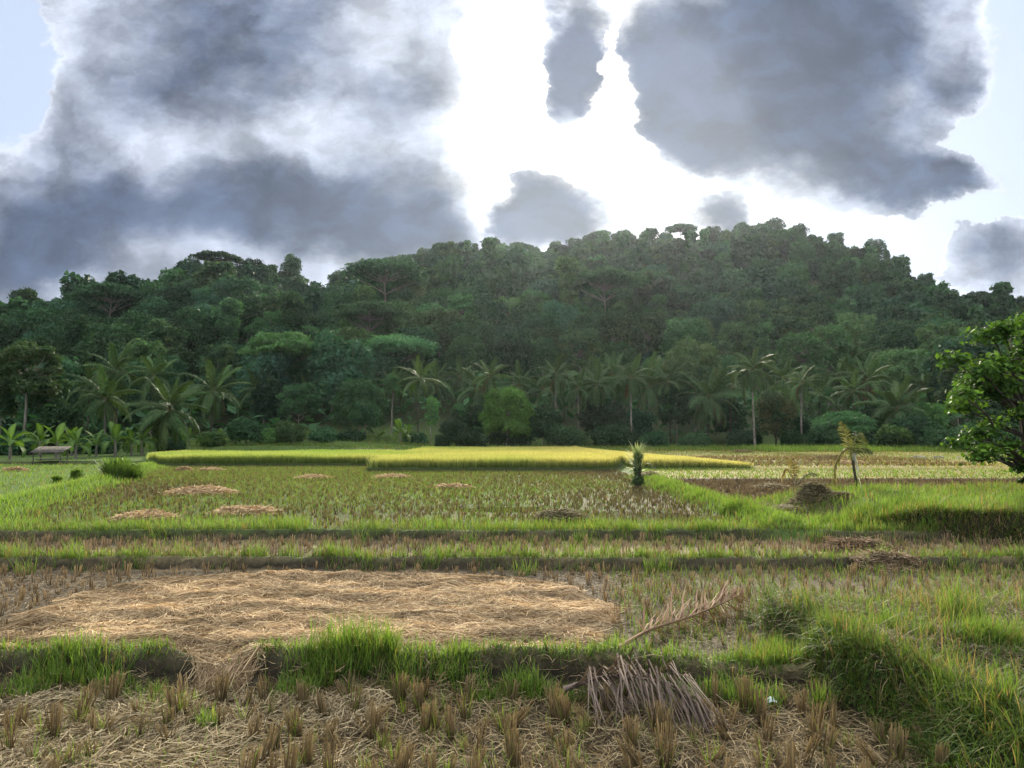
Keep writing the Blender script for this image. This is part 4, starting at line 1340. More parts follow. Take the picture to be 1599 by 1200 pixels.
# regrowth over the cut plots
regrow = Pile()
x, y = g3.uniform(-26, 6.2, 190000), 17.5 + 34 * g3.random(190000) ** 0.8
ga = green_amount(x, y)
k = (g3.random(len(x)) < ga * 0.8) & (x > xleft(y)) & (x < xright(y)) & (y < np.where(x < -8.6, 51.3, 44.5))
grass_at(regrow, x[k], y[k], 0.06, 0.19, 0.022, GC0, GC1 * 0.8, 0.15, 0.3, 0.5, 1)
x, y = g3.uniform(-40, -13, 30000), g3.uniform(19, 52, 30000)
k = (x < xleft(y)) & (x > -0.75 * y - 2)
grass_at(regrow, x[k], y[k], 0.08, 0.22, 0.03, GC0, GC1, 0.1, 0.3, 0.5, 1)
x, y = g3.uniform(1.5, 10, 9000), g3.uniform(9.0, 14.2, 9000)
k = fbm(x * 0.8, y * 0.8, 76, 3) + 0.5 * g3.random(len(x)) > 0.12 - 0.04 * x
grass_at(regrow, x[k], y[k], 0.06, 0.26, 0.010, dry=0.15, seg=2)
x, y = g3.uniform(-14, 14, 9000), g3.uniform(14.6, 16.9, 9000)
k = fbm(x * 0.6, y * 0.9, 78, 3) + 0.5 * g3.random(len(x)) > 0.2
grass_at(regrow, x[k], y[k], 0.06, 0.28, 0.011, dry=0.2, seg=2)
x, y = g3.uniform(-1, 60, 60000), 36 + 62 * g3.random(60000) ** 1.3
k = (x > 6.3) & (x < 0.72 * y) & ((y < yrice(x)) | (x > rice_right(y)))
x, y = x[k], y[k]
ye = (np.clip(0.55 + 1.6 * fbm(x * 0.06, y * 0.1, 79, 3), 0, 1) * (y > 44))[:, None]
ye = np.where((x < 16)[:, None] & (y < 44)[:, None], 0.1, ye)
grass_at(regrow, x, y, 0.08, 0.22, 0.05, GC0 * (1 - ye) + np.array((.12, .1, .03)) * ye, GC1 * (1 - ye) + np.array((.3, .26, .07)) * ye, 0.15, 0.3, 0.5, 1)
x, y = g3.uniform(-45, 60, 30000), g3.uniform(79, 106, 30000)
grass_at(regrow, x, y, 0.15, 0.5, 0.07, GC0, GC1 * 0.8, 0.1, 0.3, 0.6, 1)
x, y = g3.uniform(25, 62, 9000), g3.uniform(76, 88, 9000)
grass_at(regrow, x, y, 0.3, 0.8, 0.07, GC0 * 1.2, GC1 * 0.95, 0.02, 0.3, 0.6, 1)
x, y = g3.uniform(-7, 3.4, 5200), g3.uniform(4.4, 7.9, 5200)
k = (fbm(x * 1.1, y * 1.1, 193, 3) > 0.0) & (mound_mask(x, y) < 0.2)
grass_at(regrow, x[k], y[k], 0.05, 0.2, 0.008, dry=0.1, lean=0.5)
tag(regrow.obj('rice_regrowth', M_GRASS), 'green regrowth sprouting across the harvested plots', 'field growth', kind='stuff')

# standing rice
rice = Pile()
n = 46000
x, y = g3.uniform(-9, 15, n), 44.7 + 35.5 * g3.random(n) ** 1.25
k = (x < rice_right(y)) & (x > -8.3) & (y > yrice(x) + 0.1 + 0.5 * g3.random(n) ** 2)
x1, y1 = x[k], y[k]
x, y = g3.uniform(-31, -8.0, 26000), 51.6 + 14 * g3.random(26000) ** 1.2
k = (x > -0.47 * y) & (y > yrice(x) + 0.15)
x2, y2 = x[k], y[k]
x3, y3 = g3.uniform(-9, -3, 4000), g3.uniform(62, 80, 4000)
for (x, y, gold) in ((x1, y1, 0.85), (x2, y2, 0.6), (x3, y3, .7)):
    edge_h = 0.55 + 0.45 * np.clip((rice_right(y) - x) / 3.5, 0, 1)
    edge_h = edge_h * (0.7 + 0.3 * np.clip((x + 0.47 * y) / 3, 0, 1))
    for rep in range(5):
        n = len(x)
        a = (np.clip(gold - 0.1 + 0.8 * fbm(x * 0.12, y * 0.12, 81, 3) + 0.03 * (x + 4) * (gold > .8), 0.15, 1.1))[:, None]
        top = np.array((0.2, 0.32, 0.06)) * (1 - a) + np.array((0.46, 0.44, 0.14)) * a
        v = 0.8 + 0.4 * g3.random((n, 1))
        rx, ry = x + g3.normal(0, 0.07, n), y + g3.normal(0, 0.07, n)
        rice.put(*blades(np.stack([rx, ry, H(rx, ry) - 0.02], 1), g3.uniform(0, 2 * PI, n), (g3.uniform(0.42, 0.68, n) + 0.12 * fbm(x * .25, y * .25, 82, 3)) * edge_h, 0.03 if rep else 0.045,
                         np.abs(g3.normal(0.05, 0.06, n)), g3.uniform(0.2, 1.1, n), np.array((0.085, 0.14, 0.03)) * v, top * v, 2, 0.6))
tag(rice.obj('rice_crop', M_RICE), 'ripe golden rice still standing in the far plots', 'rice crop', kind='stuff')

# ------------------------------------------------------------------ stubble
def stubble_block(x, y, stalks, lo, hi, width, r, c0, c1, seg=1, lean=0.12):
    n = len(x)
    X, Y = np.repeat(x, stalks), np.repeat(y, stalks)
    m_ = n * stalks
    a, q = g3.uniform(0, 2 * PI, m_), r * np.sqrt(g3.random(m_))
    X, Y = X + q * np.cos(a), Y + q * np.sin(a)
    v = np.repeat(0.6 + 0.7 * g3.random(n), stalks)[:, None] * (0.8 + 0.4 * g3.random((m_, 1)))
    hh = np.repeat(g3.uniform(lo, hi, n), stalks) * (0.75 + 0.35 * g3.random(m_))
    return blades(np.stack([X, Y, H(X, Y) - 0.01], 1), a, hh, width, np.abs(g3.normal(0, lean, m_)), 0.1, np.asarray(c0) * v, np.asarray(c1) * v, seg, 0.15, face=g3.uniform(0, PI, m_))


ST0, ST1 = (0.06, 0.042, 0.02), (0.225, 0.168, 0.085)
stub = Pile()


def rows_of(x0, x1, y0, y1, dx, dy, jit):
    xs, ys = np.meshgrid(np.arange(x0, x1, dx), np.arange(y0, y1, dy))
    xs, ys = xs.ravel(), ys.ravel()
    return xs + g3.normal(0, jit, len(xs)), ys + g3.normal(0, jit, len(xs))


x, y = rows_of(-34, 6.2, 17.6, 51.2, 0.215, 0.235, 0.07)
k = (x > xleft(y) + 0.5) & (x < xright(y) - 0.3) & (np.abs(x) < 0.72 * y) & (g3.random(len(x)) < 1 - 0.45 * green_amount(x, y)) & (y > yb3(x) + 0.9) & (y < np.where(x < -8.6, 51.3, 44.3))
stub.put(*stubble_block(x[k], y[k], 5, 0.07, 0.17, 0.022, 0.05, ST0, (0.165, 0.135, 0.058)))
x, y = rows_of(6.6, 27, 18.5, 35.6, 0.22, 0.24, 0.07)
k = (x < 0.74 * y) & (bank_mask(x, y) < 0.1)
stub.put(*stubble_block(x[k], y[k], 5, 0.1, 0.22, 0.03, 0.05, (0.06, 0.045, 0.026), (0.17, 0.13, 0.072)))
x, y = rows_of(-13, 13, 14.7, 16.8, 0.25, 0.27, 0.05)
stub.put(*stubble_block(x, y, 7, 0.1, 0.26, 0.014, 0.045, ST0, (0.25, 0.18, 0.11)))
x, y = rows_of(8, 30, 47, 62, 0.4, 0.45, 0.08)
k = x > rice_right(y) + 0.3
stub.put(*stubble_block(x[k], y[k], 4, 0.1, 0.22, 0.05, 0.07, ST0, (0.25, 0.18, 0.09)))

# clumps one can tell apart: prototypes, then copies
def stub_proto(seed, stalks, h, r, lean, green):
    g0 = np.random.default_rng(seed)
    a, q = g0.uniform(0, 2 * PI, stalks), r * np.sqrt(g0.random(stalks))
    b = np.stack([q * np.cos(a), q * np.sin(a), np.full(stalks, -0.03)], 1)
    v = 0.6 + 0.65 * g0.random((stalks, 1))
    tint = np.array(ST1) if g0.random() < 0.7 else np.array((0.18, 0.14, 0.085))
    p = Pile()
    laz = g0.uniform(0, 2 * PI)
    p.put(*blades(b, np.where(g0.random(stalks) < 0.7, laz, a), h * g0.uniform(0.78, 1.05, stalks), 0.0095, np.abs(g0.normal(lean, 0.06, stalks)), 0.15 * g0.random(stalks),
                  np.array((0.06, 0.043, 0.022)) * v, tint * 0.95 * v, 2, 0.25, face=g0.uniform(0, PI, stalks)))
    n2 = stalks // 6
    a2 = g0.uniform(0, 2 * PI, n2)
    b2 = np.stack([r * 1.2 * np.cos(a2), r * 1.2 * np.sin(a2), np.zeros(n2)], 1)
    p.put(*blades(b2, a2, h * g0.uniform(0.5, 1.0, n2), 0.007, g0.uniform(0.5, 1.35, n2), g0.uniform(0.1, 0.9, n2), (0.08, 0.06, 0.035), (0.25, 0.19, 0.11), 2, 0.7))
    shoots = None
    if green:
        s = Pile()
        n3 = green
        a3 = g0.uniform(0, 2 * PI, n3)
        b3 = np.stack([r * 0.7 * np.cos(a3), r * 0.7 * np.sin(a3), np.zeros(n3)], 1)
        s.put(*blades(b3, a3, h * g0.uniform(0.6, 1.35, n3), 0.007, g0.uniform(0.05, 0.4, n3), g0.uniform(0.2, 0.9, n3), (0.06, 0.11, 0.02), (0.17, 0.26, 0.04), 3))
        shoots = s.data('green_shoots', M_GRASS)
    return p.data('rice_stubble', M_STRAW), shoots


PROT = [stub_proto(1300 + i, *q) for i, q in enumerate([
    (28, 0.33, 0.04, 0.05, 0), (22, 0.27, 0.036, 0.32, 0), (36, 0.31, 0.052, 0.12, 8), (18, 0.25, 0.032, 0.5, 9), (30, 0.36, 0.042, 0.08, 6),
    (14, 0.2, 0.032, 0.2, 14), (36, 0.3, 0.055, 0.6, 0), (22, 0.27, 0.04, 0.15, 11)])]
WORDS = ['upright sheaf of tan cut stalks', 'slightly leaning clump of tan cut stalks', 'thick clump of cut stalks with a few green shoots', 'tilted clump of cut stalks with green shoots',
         'tall straight clump of cut stalks with thin green shoots', 'short clump of cut stalks full of green shoots', 'thick clump of cut stalks flopped to one side', 'stocky clump of cut stalks with green shoots']
x, y = rows_of(-7.5, 6.5, 4.6, 7.8, 0.29, 0.3, 0.09)
k = (np.abs(x) < 0.72 * y + 0.2) & (mound_mask(x, y) < 0.12) & (y < yb1(x) - 0.12) & ~((x < -2.2) & (fbm(x * 0.8, y * 0.8, 91, 2) > -0.12) & (y > 5.6))
xa, ya = x[k], y[k]
x, y = rows_of(-9.5, 10.5, 9.2, 14.0, 0.3, 0.3, 0.06)
k = (np.abs(x) < 0.72 * y) & (mound_mask(x, y) < 0.1) & ~straw_mask(x, y)
xb, yb_ = x[k], y[k]
o_ = np.argsort(yb_)
xb, yb_ = xb[o_], yb_[o_]
want = max(0, 296 - len(xa))
xs_, ys_ = np.concatenate([xa, xb[:want]]), np.concatenate([ya, yb_[:want]])
zs_ = H(xs_, ys_)
for i in range(len(xs_)):
    kd = int(g3.integers(0, 8)) if i < len(xa) else int(g3.choice([1, 3, 5, 7]))
    me, sh = PROT[kd]
    o = link('rice_stubble', me)
    sc = g3.uniform(0.72, 1.12) * (1.0 if i < len(xa) else 0.62)
    o.location, o.rotation_euler, o.scale = (xs_[i], ys_[i], zs_[i]), (0, 0, g3.uniform(0, 6.28)), (sc, sc, sc)
    where = 'in the front field' if i < len(xa) else 'in the plot behind the front bank'
    tag(o, f'{WORDS[kd]} {where}', 'rice stubble', f'cut rice clumps {where}, {WORDS[kd]}')
    if sh:
        link('green_shoots', sh, o)
stub.put(*stubble_block(xb[want:], yb_[want:], 9, 0.1, 0.24, 0.011, 0.04, ST0, (0.25, 0.18, 0.1), 1))
x, y = rows_of(-13, -7.6, 4.6, 7.7, 0.3, 0.3, 0.08)
stub.put(*stubble_block(x, y, 14, 0.18, 0.32, 0.01, 0.05, ST0, ST1, 1))
x, y = rows_of(-14, -9.5, 9.0, 14.0, 0.3, 0.3, 0.06)
stub.put(*stubble_block(x, y, 9, 0.1, 0.24, 0.011, 0.04, ST0, ST1, 1))
tag(stub.obj('rice_stubble', M_STRAW), 'rows of cut rice stubble stretching over the farther plots', 'rice stubble', kind='stuff')


# ------------------------------------------------------------------ straw
def fibres(x, y, z, az, L, w, c, seg=3, bend=0.5, lift=0.02, drape=None):
    n = len(x)
    t = np.linspace(-0.5, 0.5, seg + 1)
    b = g3.normal(0, bend, n)
    d = np.stack([np.cos(az), np.sin(az)], 1)
    p = np.stack([-np.sin(az), np.cos(az)], 1)
    V = np.zeros((n, seg + 1, 2, 3))
    roll = g3.uniform(-0.9, 0.9, n)
    ph = g3.uniform(0, 6.28, n)
    tilt = g3.normal(0, 0.16, n)
    for k, tt in enumerate(t):
        q = d * (tt * L)[:, None] + p * ((tt * tt - 0.08) * b * L)[:, None]
        X, Y = x + q[:, 0], y + q[:, 1]
        Z = z + lift * np.sin(ph + tt * 5) + tt * L * tilt
        if drape is not None:
            Z = drape(X, Y) + z + lift * np.sin(ph + tt * 5) * 0.6
        cen = np.stack([X, Y, Z], 1)
        off = np.concatenate([p * (np.cos(roll) * w / 2)[:, None], (np.sin(roll) * w / 2)[:, None]], 1)
        V[:, k, 0], V[:, k, 1] = cen - off, cen + off
    idx = np.arange(n)[:, None] * (2 * (seg + 1)) + np.arange(seg)[None] * 2
    Fq = np.stack([idx, idx + 1, idx + 3, idx + 2], -1).reshape(-1, 4)
    return V.reshape(-1, 3), Fq, np.repeat(c, 2 * (seg + 1), 0)


S_A, S_B = np.array((0.23, 0.15, 0.085)), np.array((0.62, 0.485, 0.29))


def straw_cols(n, a=S_A, b=S_B, power=1.3):
    f = g3.random((n, 1)) ** power
    return a * (1 - f) + b * f


# spread-out straw mat: a thick uneven base sheet and loose stalks over it
mx_, my_ = np.meshgrid(np.arange(-7.6, 2.6, 0.05), np.arange(7.1, 14.0, 0.05))
inm = straw_mask(mx_, my_).astype(float)
for _ in range(5):
    inm[1:-1, 1:-1] = (inm[1:-1, 1:-1] * 2 + inm[:-2, 1:-1] + inm[2:, 1:-1] + inm[1:-1, :-2] + inm[1:-1, 2:]) / 6
thickness = 0.07 * inm ** 0.8 + inm * (0.08 * fbm(mx_ * 0.9, my_ * 0.9, 95, 3) + 0.06 * fbm(mx_ * 3.5, my_ * 5, 96, 3))
mzz = H(mx_, my_) + thickness - 0.03
ids = np.arange(mx_.size).reshape(mx_.shape)
quad = np.stack([ids[:-1, :-1], ids[:-1, 1:], ids[1:, 1:], ids[1:, :-1]], -1).reshape(-1, 4)
quad = quad[(inm[:-1, :-1] > 0.06).ravel()]
mat_p = Pile()
cs = np.clip(0.5 + 1.1 * fbm(mx_ * 2.2, my_ * 3, 97, 4), 0, 1)[..., None]
mat_p.put(np.stack([mx_, my_, mzz], -1), quad, (np.array((0.19, 0.12, 0.07)) * (1 - cs) + np.array((0.36, 0.25, 0.155)) * cs).reshape(-1, 3))


def mat_z(x, y):
    i = np.clip(((y - 7.1) / 0.05).astype(int), 0, mx_.shape[0] - 1)
    j = np.clip(((x + 7.6) / 0.05).astype(int), 0, mx_.shape[1] - 1)
    return mzz[i, j], inm[i, j]


n = 95000
x, y = g3.uniform(-7.5, 2.5, n), g3.uniform(7.15, 13.9, n)
wid_ = g3.integers(0, 2600, n)                     # two thirds of the stalks lie in wisps
wxy = np.stack([g3.uniform(-7.5, 2.5, 2600), g3.uniform(7.15, 13.9, 2600), g3.normal(0, 0.9, 2600)], 1)
in_w = g3.random(n) < 0.66
x = np.where(in_w, wxy[wid_, 0] + g3.normal(0, 0.11, n), x)
y = np.where(in_w, wxy[wid_, 1] + g3.normal(0, 0.07, n), y)
turn = np.where(in_w, wxy[wid_, 2] + g3.normal(0, 0.22, n), g3.normal(0, 0.6, n))
z, ii = mat_z(x, y)
k = ii > 0.12 * g3.random(n) + 0.05
x, y, z, turn = x[k], y[k], z[k], turn[k]
n = len(x)
flow = fbm(x * 0.55, y * 0.9, 98, 2) * 4.0 + 0.1
swirl = fbm(x * 0.5, y * 0.5, 101, 3)
shade = np.clip(0.9 + 1.1 * fbm(x * 1.0, y * 2.2, 99, 3), 0.5, 1.35)[:, None]
mat_p.put(*fibres(x, y, g3.uniform(0.008, 0.04, n), flow + turn, g3.uniform(0.15, 0.5, n), 0.0075 * (0.7 + 0.6 * g3.random(n)), straw_cols(n) * shade, 3, 0.9, 0.02, lambda a, b: np.maximum(mat_z(a, b)[0], H(a, b))))
mat_o = mat_p.obj('straw_mat', M_STRAW)
tag(mat_o, 'wide mat of tan threshed straw spread behind the front bank', 'straw')

# loose litter over the front field
n = 62000
x, y = g3.uniform(-13, 4.2, n), g3.uniform(4.2, 8.1, n)
k = (mound_mask(x, y) < 0.3) & (y < yb1(x) + 0.05)
x, y = x[k], y[k]
k = g3.random(len(x)) < np.where((x < -2) & (y < 7.7), 1.0, 0.62)
x, y = x[k], y[k]
n = len(x)
lit = Pile()
lit.put(*fibres(x, y, H(x, y) + 0.012 + 0.03 * g3.random(n), g3.uniform(0, PI, n), g3.uniform(0.1, 0.38, n), 0.007 * (0.6 + 0.7 * g3.random(n)),
                straw_cols(n, np.array((0.075, 0.055, 0.03)), np.array((0.37, 0.29, 0.165)), 1.5), 3, 0.7))
x, y = g3.uniform(-6.5, -1.2, 16000), g3.uniform(4.2, 7.75, 16000)
k = fbm(x * 0.7, y * 0.9, 191, 3) + 0.25 * g3.random(len(x)) > -0.05
x, y = x[k], y[k]
n = len(x)
lit.put(*fibres(x, y, H(x, y) + 0.02 + 0.03 * g3.random(n), fbm(x * 0.8, y * 0.8, 192, 2) * 4 + g3.normal(0, 0.5, n), g3.uniform(0.15, 0.45, n), 0.008,
                straw_cols(n, np.array((0.13, 0.1, 0.06)), np.array((0.5, 0.41, 0.25)), 1.3), 3, 0.6))
x, y = g3.uniform(-14, 3, 14000), g3.uniform(8.6, 14, 14000)
x2_, y2_ = g3.uniform(3.4, 8, 15000), g3.uniform(6.4, 9.9, 15000)
x, y = np.concatenate([x, x2_]), np.concatenate([y, y2_])
n = len(x)
lit.put(*fibres(x, y, H(x, y) + 0.012, g3.uniform(0, PI, n), g3.uniform(0.1, 0.35, n), 0.01, straw_cols(n, np.array((0.09, 0.072, 0.05)), np.array((0.32, 0.27, 0.18)), 1.3), 2, 0.6))
tag(lit.obj('straw_litter', M_STRAW), 'loose straw and cut leaves littering the muddy field', 'straw litter', kind='stuff')


def heap(label, px, pb, wpx, hpx, zf, a=S_A, b=S_B, name='straw_heap', n=1500, lump=0.3, fw=0.012):
    x, y = gp(px, pb, zf)
    zf = ground_z(x, y)
    w, h = wpx * y / FPX, max(hpx * y / FPX, 0.05)
    k = 26
    t_ = np.linspace(-1, 1, k)
    ux, uy = np.meshgrid(t_, t_)
    sd = float(px)
    def top(qx, qy):
        r = np.sqrt(qx ** 2 + qy ** 2)
        base = np.clip(1 - r ** 2 * (1 + 0.3 * vn(qx * 2 + sd, qy * 2, 111)), 0, 1)
        return h * (base ** 0.8 * (0.75 + lump * fbm(qx * 1.6 + sd, qy * 1.6, 112, 3) * 1.6)) - 0.02
    zz = top(ux, uy)
    X, Y = x + ux * w / 2, y + uy * w * 0.4
    p = Pile()
    ids = np.arange(k * k).reshape(k, k)
    q = np.stack([ids[:-1, :-1], ids[:-1, 1:], ids[1:, 1:], ids[1:, :-1]], -1).reshape(-1, 4)
    rr = (ux ** 2 + uy ** 2)[:-1, :-1].ravel()
    p.put(np.stack([X, Y, H(X, Y) + zz], -1), q[rr < 1.15], np.asarray(a) * 0.9 + np.asarray(b) * 0.1)
    r, th = np.sqrt(g3.random(n)) * 1.06, g3.uniform(0, 2 * PI, n)
    qx, qy = r * np.cos(th), r * np.sin(th)
    fx, fy = x + qx * w / 2, y + qy * w * 0.4
    p.put(*fibres(fx, fy, H(fx, fy) + top(qx, qy) + 0.015, th + PI / 2 + g3.normal(0, 0.7, n), np.minimum(w * 0.3, g3.uniform(0.15, 0.5, n)), fw * y / 20 + 0.004, straw_cols(n, np.asarray(a), np.asarray(b)), 3, 0.6))
    tag(p.obj(name, M_STRAW), label, 'straw heap')


OL_A, OL_B = (0.075, 0.068, 0.035), (0.27, 0.23, 0.13)
heap('low tan straw heap near the left, just behind the third bank', 226, 806, 94, 15, .5)
heap('long tan straw heap right of the low one behind the third bank', 385, 797, 104, 15, .5)
heap('tan straw heap with a peak on its right, farther out in the left plot', 315, 768, 112, 14, .5)
heap('flat tan straw patch at the left part of the rice edge', 490, 745, 62, 6, .5)
heap('flat tan straw patch below the corner of the rice', 612, 744, 60, 6, .5)
heap('flat reddish tan straw patch in the middle of the green plot', 705, 759, 62, 7, .5)
heap('small peaked straw heap below the left rice plot', 288, 731, 26, 8, .6)
heap('thin straw strip beside the small peaked heap', 330, 731, 44, 5, .6)
heap('small straw heap in front of the little shelter', 25, 732, 34, 8, .7)
heap('greyish green hay heap beside the glinting water', 878, 811, 92, 20, .5, OL_A, OL_B, n=2500)
heap('small dark hay scrap right of the greyish green heap', 930, 812, 30, 6, .5, OL_A, (0.2, 0.15, .08))
heap('big grey green hay heap with a hollow top right of the field bank', 1265, 800, 84, 32, .5, OL_A, OL_B, n=3000, lump=0.5)
heap('pale spread hay sloping left of the big grey green heap', 1222, 803, 70, 18, .5, (0.11, 0.095, 0.055), (0.33, 0.29, 0.19), n=2000)
heap('low hay pile right of the big grey green heap', 1310, 803, 50, 12, .5, OL_A, OL_B)
heap('pale flat hay patch in the brown plot below the dried frond', 1205, 761, 80, 9, .5, (0.13, 0.11, 0.06), (0.36, 0.31, 0.2))
heap('dark brown rotting straw heap in front of the right bank', 1340, 853, 104, 24, .35, (0.085, 0.06, 0.036), (0.3, 0.22, 0.14), n=3000)
heap('flat scatter of pale straw spilling before the dark brown heap', 1372, 866, 100, 7, .35, (0.15, 0.11, 0.07), (0.42, 0.32, 0.21), n=2500)
heap('small brown straw tail left of the dark brown heap', 1290, 842, 40, 9, .35, (0.1, 0.07, 0.04), (0.32, 0.23, 0.14))
heap('low straw heap beyond the dark line in the right fields', 1330, 722, 44, 7, .8)
heap('whitish heap near the far edge of the right fields, left of two', 1434, 714, 22, 6, .85, (0.3, 0.26, 0.2), (0.6, 0.55, 0.46), n=500)
heap('whitish heap near the far edge of the right fields, right of two', 1465, 714, 16, 5, .85, (0.3, 0.26, 0.2), (0.6, 0.55, 0.46), n=500)
heap('straw mound far out right of the golden rice', 1290, 716, 60, 8, .8, (0.14, 0.11, 0.05), (0.36, 0.29, 0.14))
heap('little straw heap by the far field edge', 1160, 706, 30, 5, .85, (0.14, 0.1, 0.05), (0.36, 0.28, 0.16))
heap('low straw heap behind the vine covered stump', 1010, 746, 44, 12, .6, (0.12, 0.1, 0.06), (0.34, 0.28, 0.18))


# ------------------------------------------------------------------ fallen palm fronds
def fallen(label, pts, ll, side_dir, c_a, c_b, rib, seed, n=46, hang=0.0, one_side=False, width=0.022, t0=0.25, fwd=0.55, curl=0.12):
    """a dry pinnate leaf lying along the given 3-D points"""
    g0 = np.random.default_rng(seed)
    P = np.asarray(pts, float)
    tt = np.linspace(0, 1, len(P))
    ts = np.linspace(0, 1, 30)
    Q = np.stack([np.interp(ts, tt, P[:, j]) for j in range(3)], 1)
    for _ in range(6):
        Q[1:-1] = (Q[:-2] + 2 * Q[1:-1] + Q[2:]) / 4
    root = thing('palm_frond', label, 'dead palm frond', tuple(Q[0]), 0.0)
    Q = Q - Q[0]
    rb = Pile()
    rb.put(*tube(Q, np.interp(ts, [0, 0.15, 1], [0.032, 0.02, 0.005]), 7), rib)
    link('midrib', rb.data('midrib', M_STRAW, True), root)
    lf = Pile()
    for sd in ((1,) if one_side else (1, -1)):
        for k in range(n):
            t = t0 + (1 - t0) * (k + g0.random()) / n
            b = np.array([np.interp(t, ts, Q[:, j]) for j in range(3)])
            tan = np.array([np.interp(min(1, t + 0.03), ts, Q[:, j]) - np.interp(max(0, t - 0.03), ts, Q[:, j]) for j in range(3)])
            tan /= np.linalg.norm(tan)
            sv = np.asarray(side_dir, float) * sd
            d1 = sv * 0.8 + tan * (fwd + 0.5 * g0.random()) + g0.normal(size=3) * curl
            d1 /= np.linalg.norm(d1)
            L = ll * (0.6 + 0.5 * g0.random()) * min(1, 3.2 * (1.06 - t))
            m1 = b + d1 * L * 0.45
            d2 = d1 + np.array((0, 0, -1.0)) * (hang * (0.7 + 0.6 * g0.random())) + g0.normal(size=3) * 0.12
            d2 /= np.linalg.norm(d2)
            e = m1 + d2 * L * 0.6
            wv = np.cross(d1, (0, 0.4, 1))
            wv = wv / np.linalg.norm(wv) * width / 2
            for q_ in (m1, e):
                q_[2] = max(q_[2], ground_z(q_[0] + P[0][0], q_[1] + P[0][1]) + 0.015 + 0.03 * g0.random() - P[0][2])
            f = g0.random()
            c = np.asarray(c_a) * (1 - f) + np.asarray(c_b) * f
            lf.put([b - wv * .6, b + wv * .6, m1 + wv, m1 - wv, e + wv * .2, e - wv * .2], [[0, 1, 2, 3], [3, 2, 4, 5]], c)
    link('leaflets', lf.data('leaflets', M_STRAW), root)


def gpt(px, py, dz, zf):
    x, y = gp(px, py, zf)
    return (x, y, ground_z(x, y) + dz)


fallen('brown fallen palm frond lying across the stubble with its tip curled up', [gpt(960, 1016, .06, .3), gpt(1010, 988, .12, .2), gpt(1080, 968, .16, .2), gpt(1130, 955, .22, .2), gpt(1162, 950, .3, .2)],
       0.62, (-0.1, 0.65, 0.5), (0.11, 0.05, 0.03), (0.34, 0.23, 0.15), (0.2, 0.13, 0.08), 1500, 75, 0.25, t0=0.2, curl=0.25)
fallen('grey dead palm frond draped over the front bank, tip hanging to the mud', [gpt(880, 1046, .12, .3), gpt(945, 1046, .24, .3), gpt(1000, 1054, .26, .3), gpt(1050, 1090, .26, .1), gpt(1095, 1128, .08, 0)],
       0.92, (-0.02, -0.9, 0.25), (0.055, 0.04, 0.033), (0.2, 0.155, 0.125), (0.17, 0.13, 0.11), 1501, 190, 1.3, True, 0.017, 0.02, 0.3, 0.24)

# ------------------------------------------------------------------ young palms standing in the fields
x, y = gp(996, 755, 0.6)
zg = ground_z(x, y)
st = thing('leafy_stump', 'short vine covered stump with a crest of spiky pale leaves beside the rice', 'stump', (x, y, zg))
tk = Pile()
tk.put(*tube(bent((0, 0, -0.2), (0.02, 0, 1.35), g3, 0.05, 6), np.linspace(0.14, 0.09, 6), 8))
link('trunk', tk.data('trunk', M_BARK_DARK, True), st)
cr = Pile()
pts, dirn, kk = lobe_points(g3, [(np.array((0, 0, .25)), np.array((.26, .26, .3))), (np.array((0, 0, .7)), np.array((.16, .16, .4))), (np.array((0.03, 0, 1.15)), np.array((.2, .2, .3)))], 1000, 0.4)
cr.put(*leaf_cards(g3, pts, dirn, 0.055, (0.035, 0.07, 0.028), (0.13, 0.18, 0.075), 0.4))
link('vine', cr.data('vine', M_LEAF_NEAR), st)
sp = Pile()
n = 170
a = g3.uniform(0, 2 * PI, n)
sp.put(*blades(np.stack([0.08 * np.cos(a), 0.08 * np.sin(a), 0.35 + 1.05 * g3.random(n) ** 0.6], 1), a, g3.uniform(0.3, 0.8, n), 0.06, g3.uniform(0.1, 1.3, n), g3.uniform(0.1, 0.9, n), (0.08, 0.12, 0.05), (0.3, 0.34, 0.2), 3))
link('spiky_leaves', sp.data('spiky_leaves', M_PALM), st)


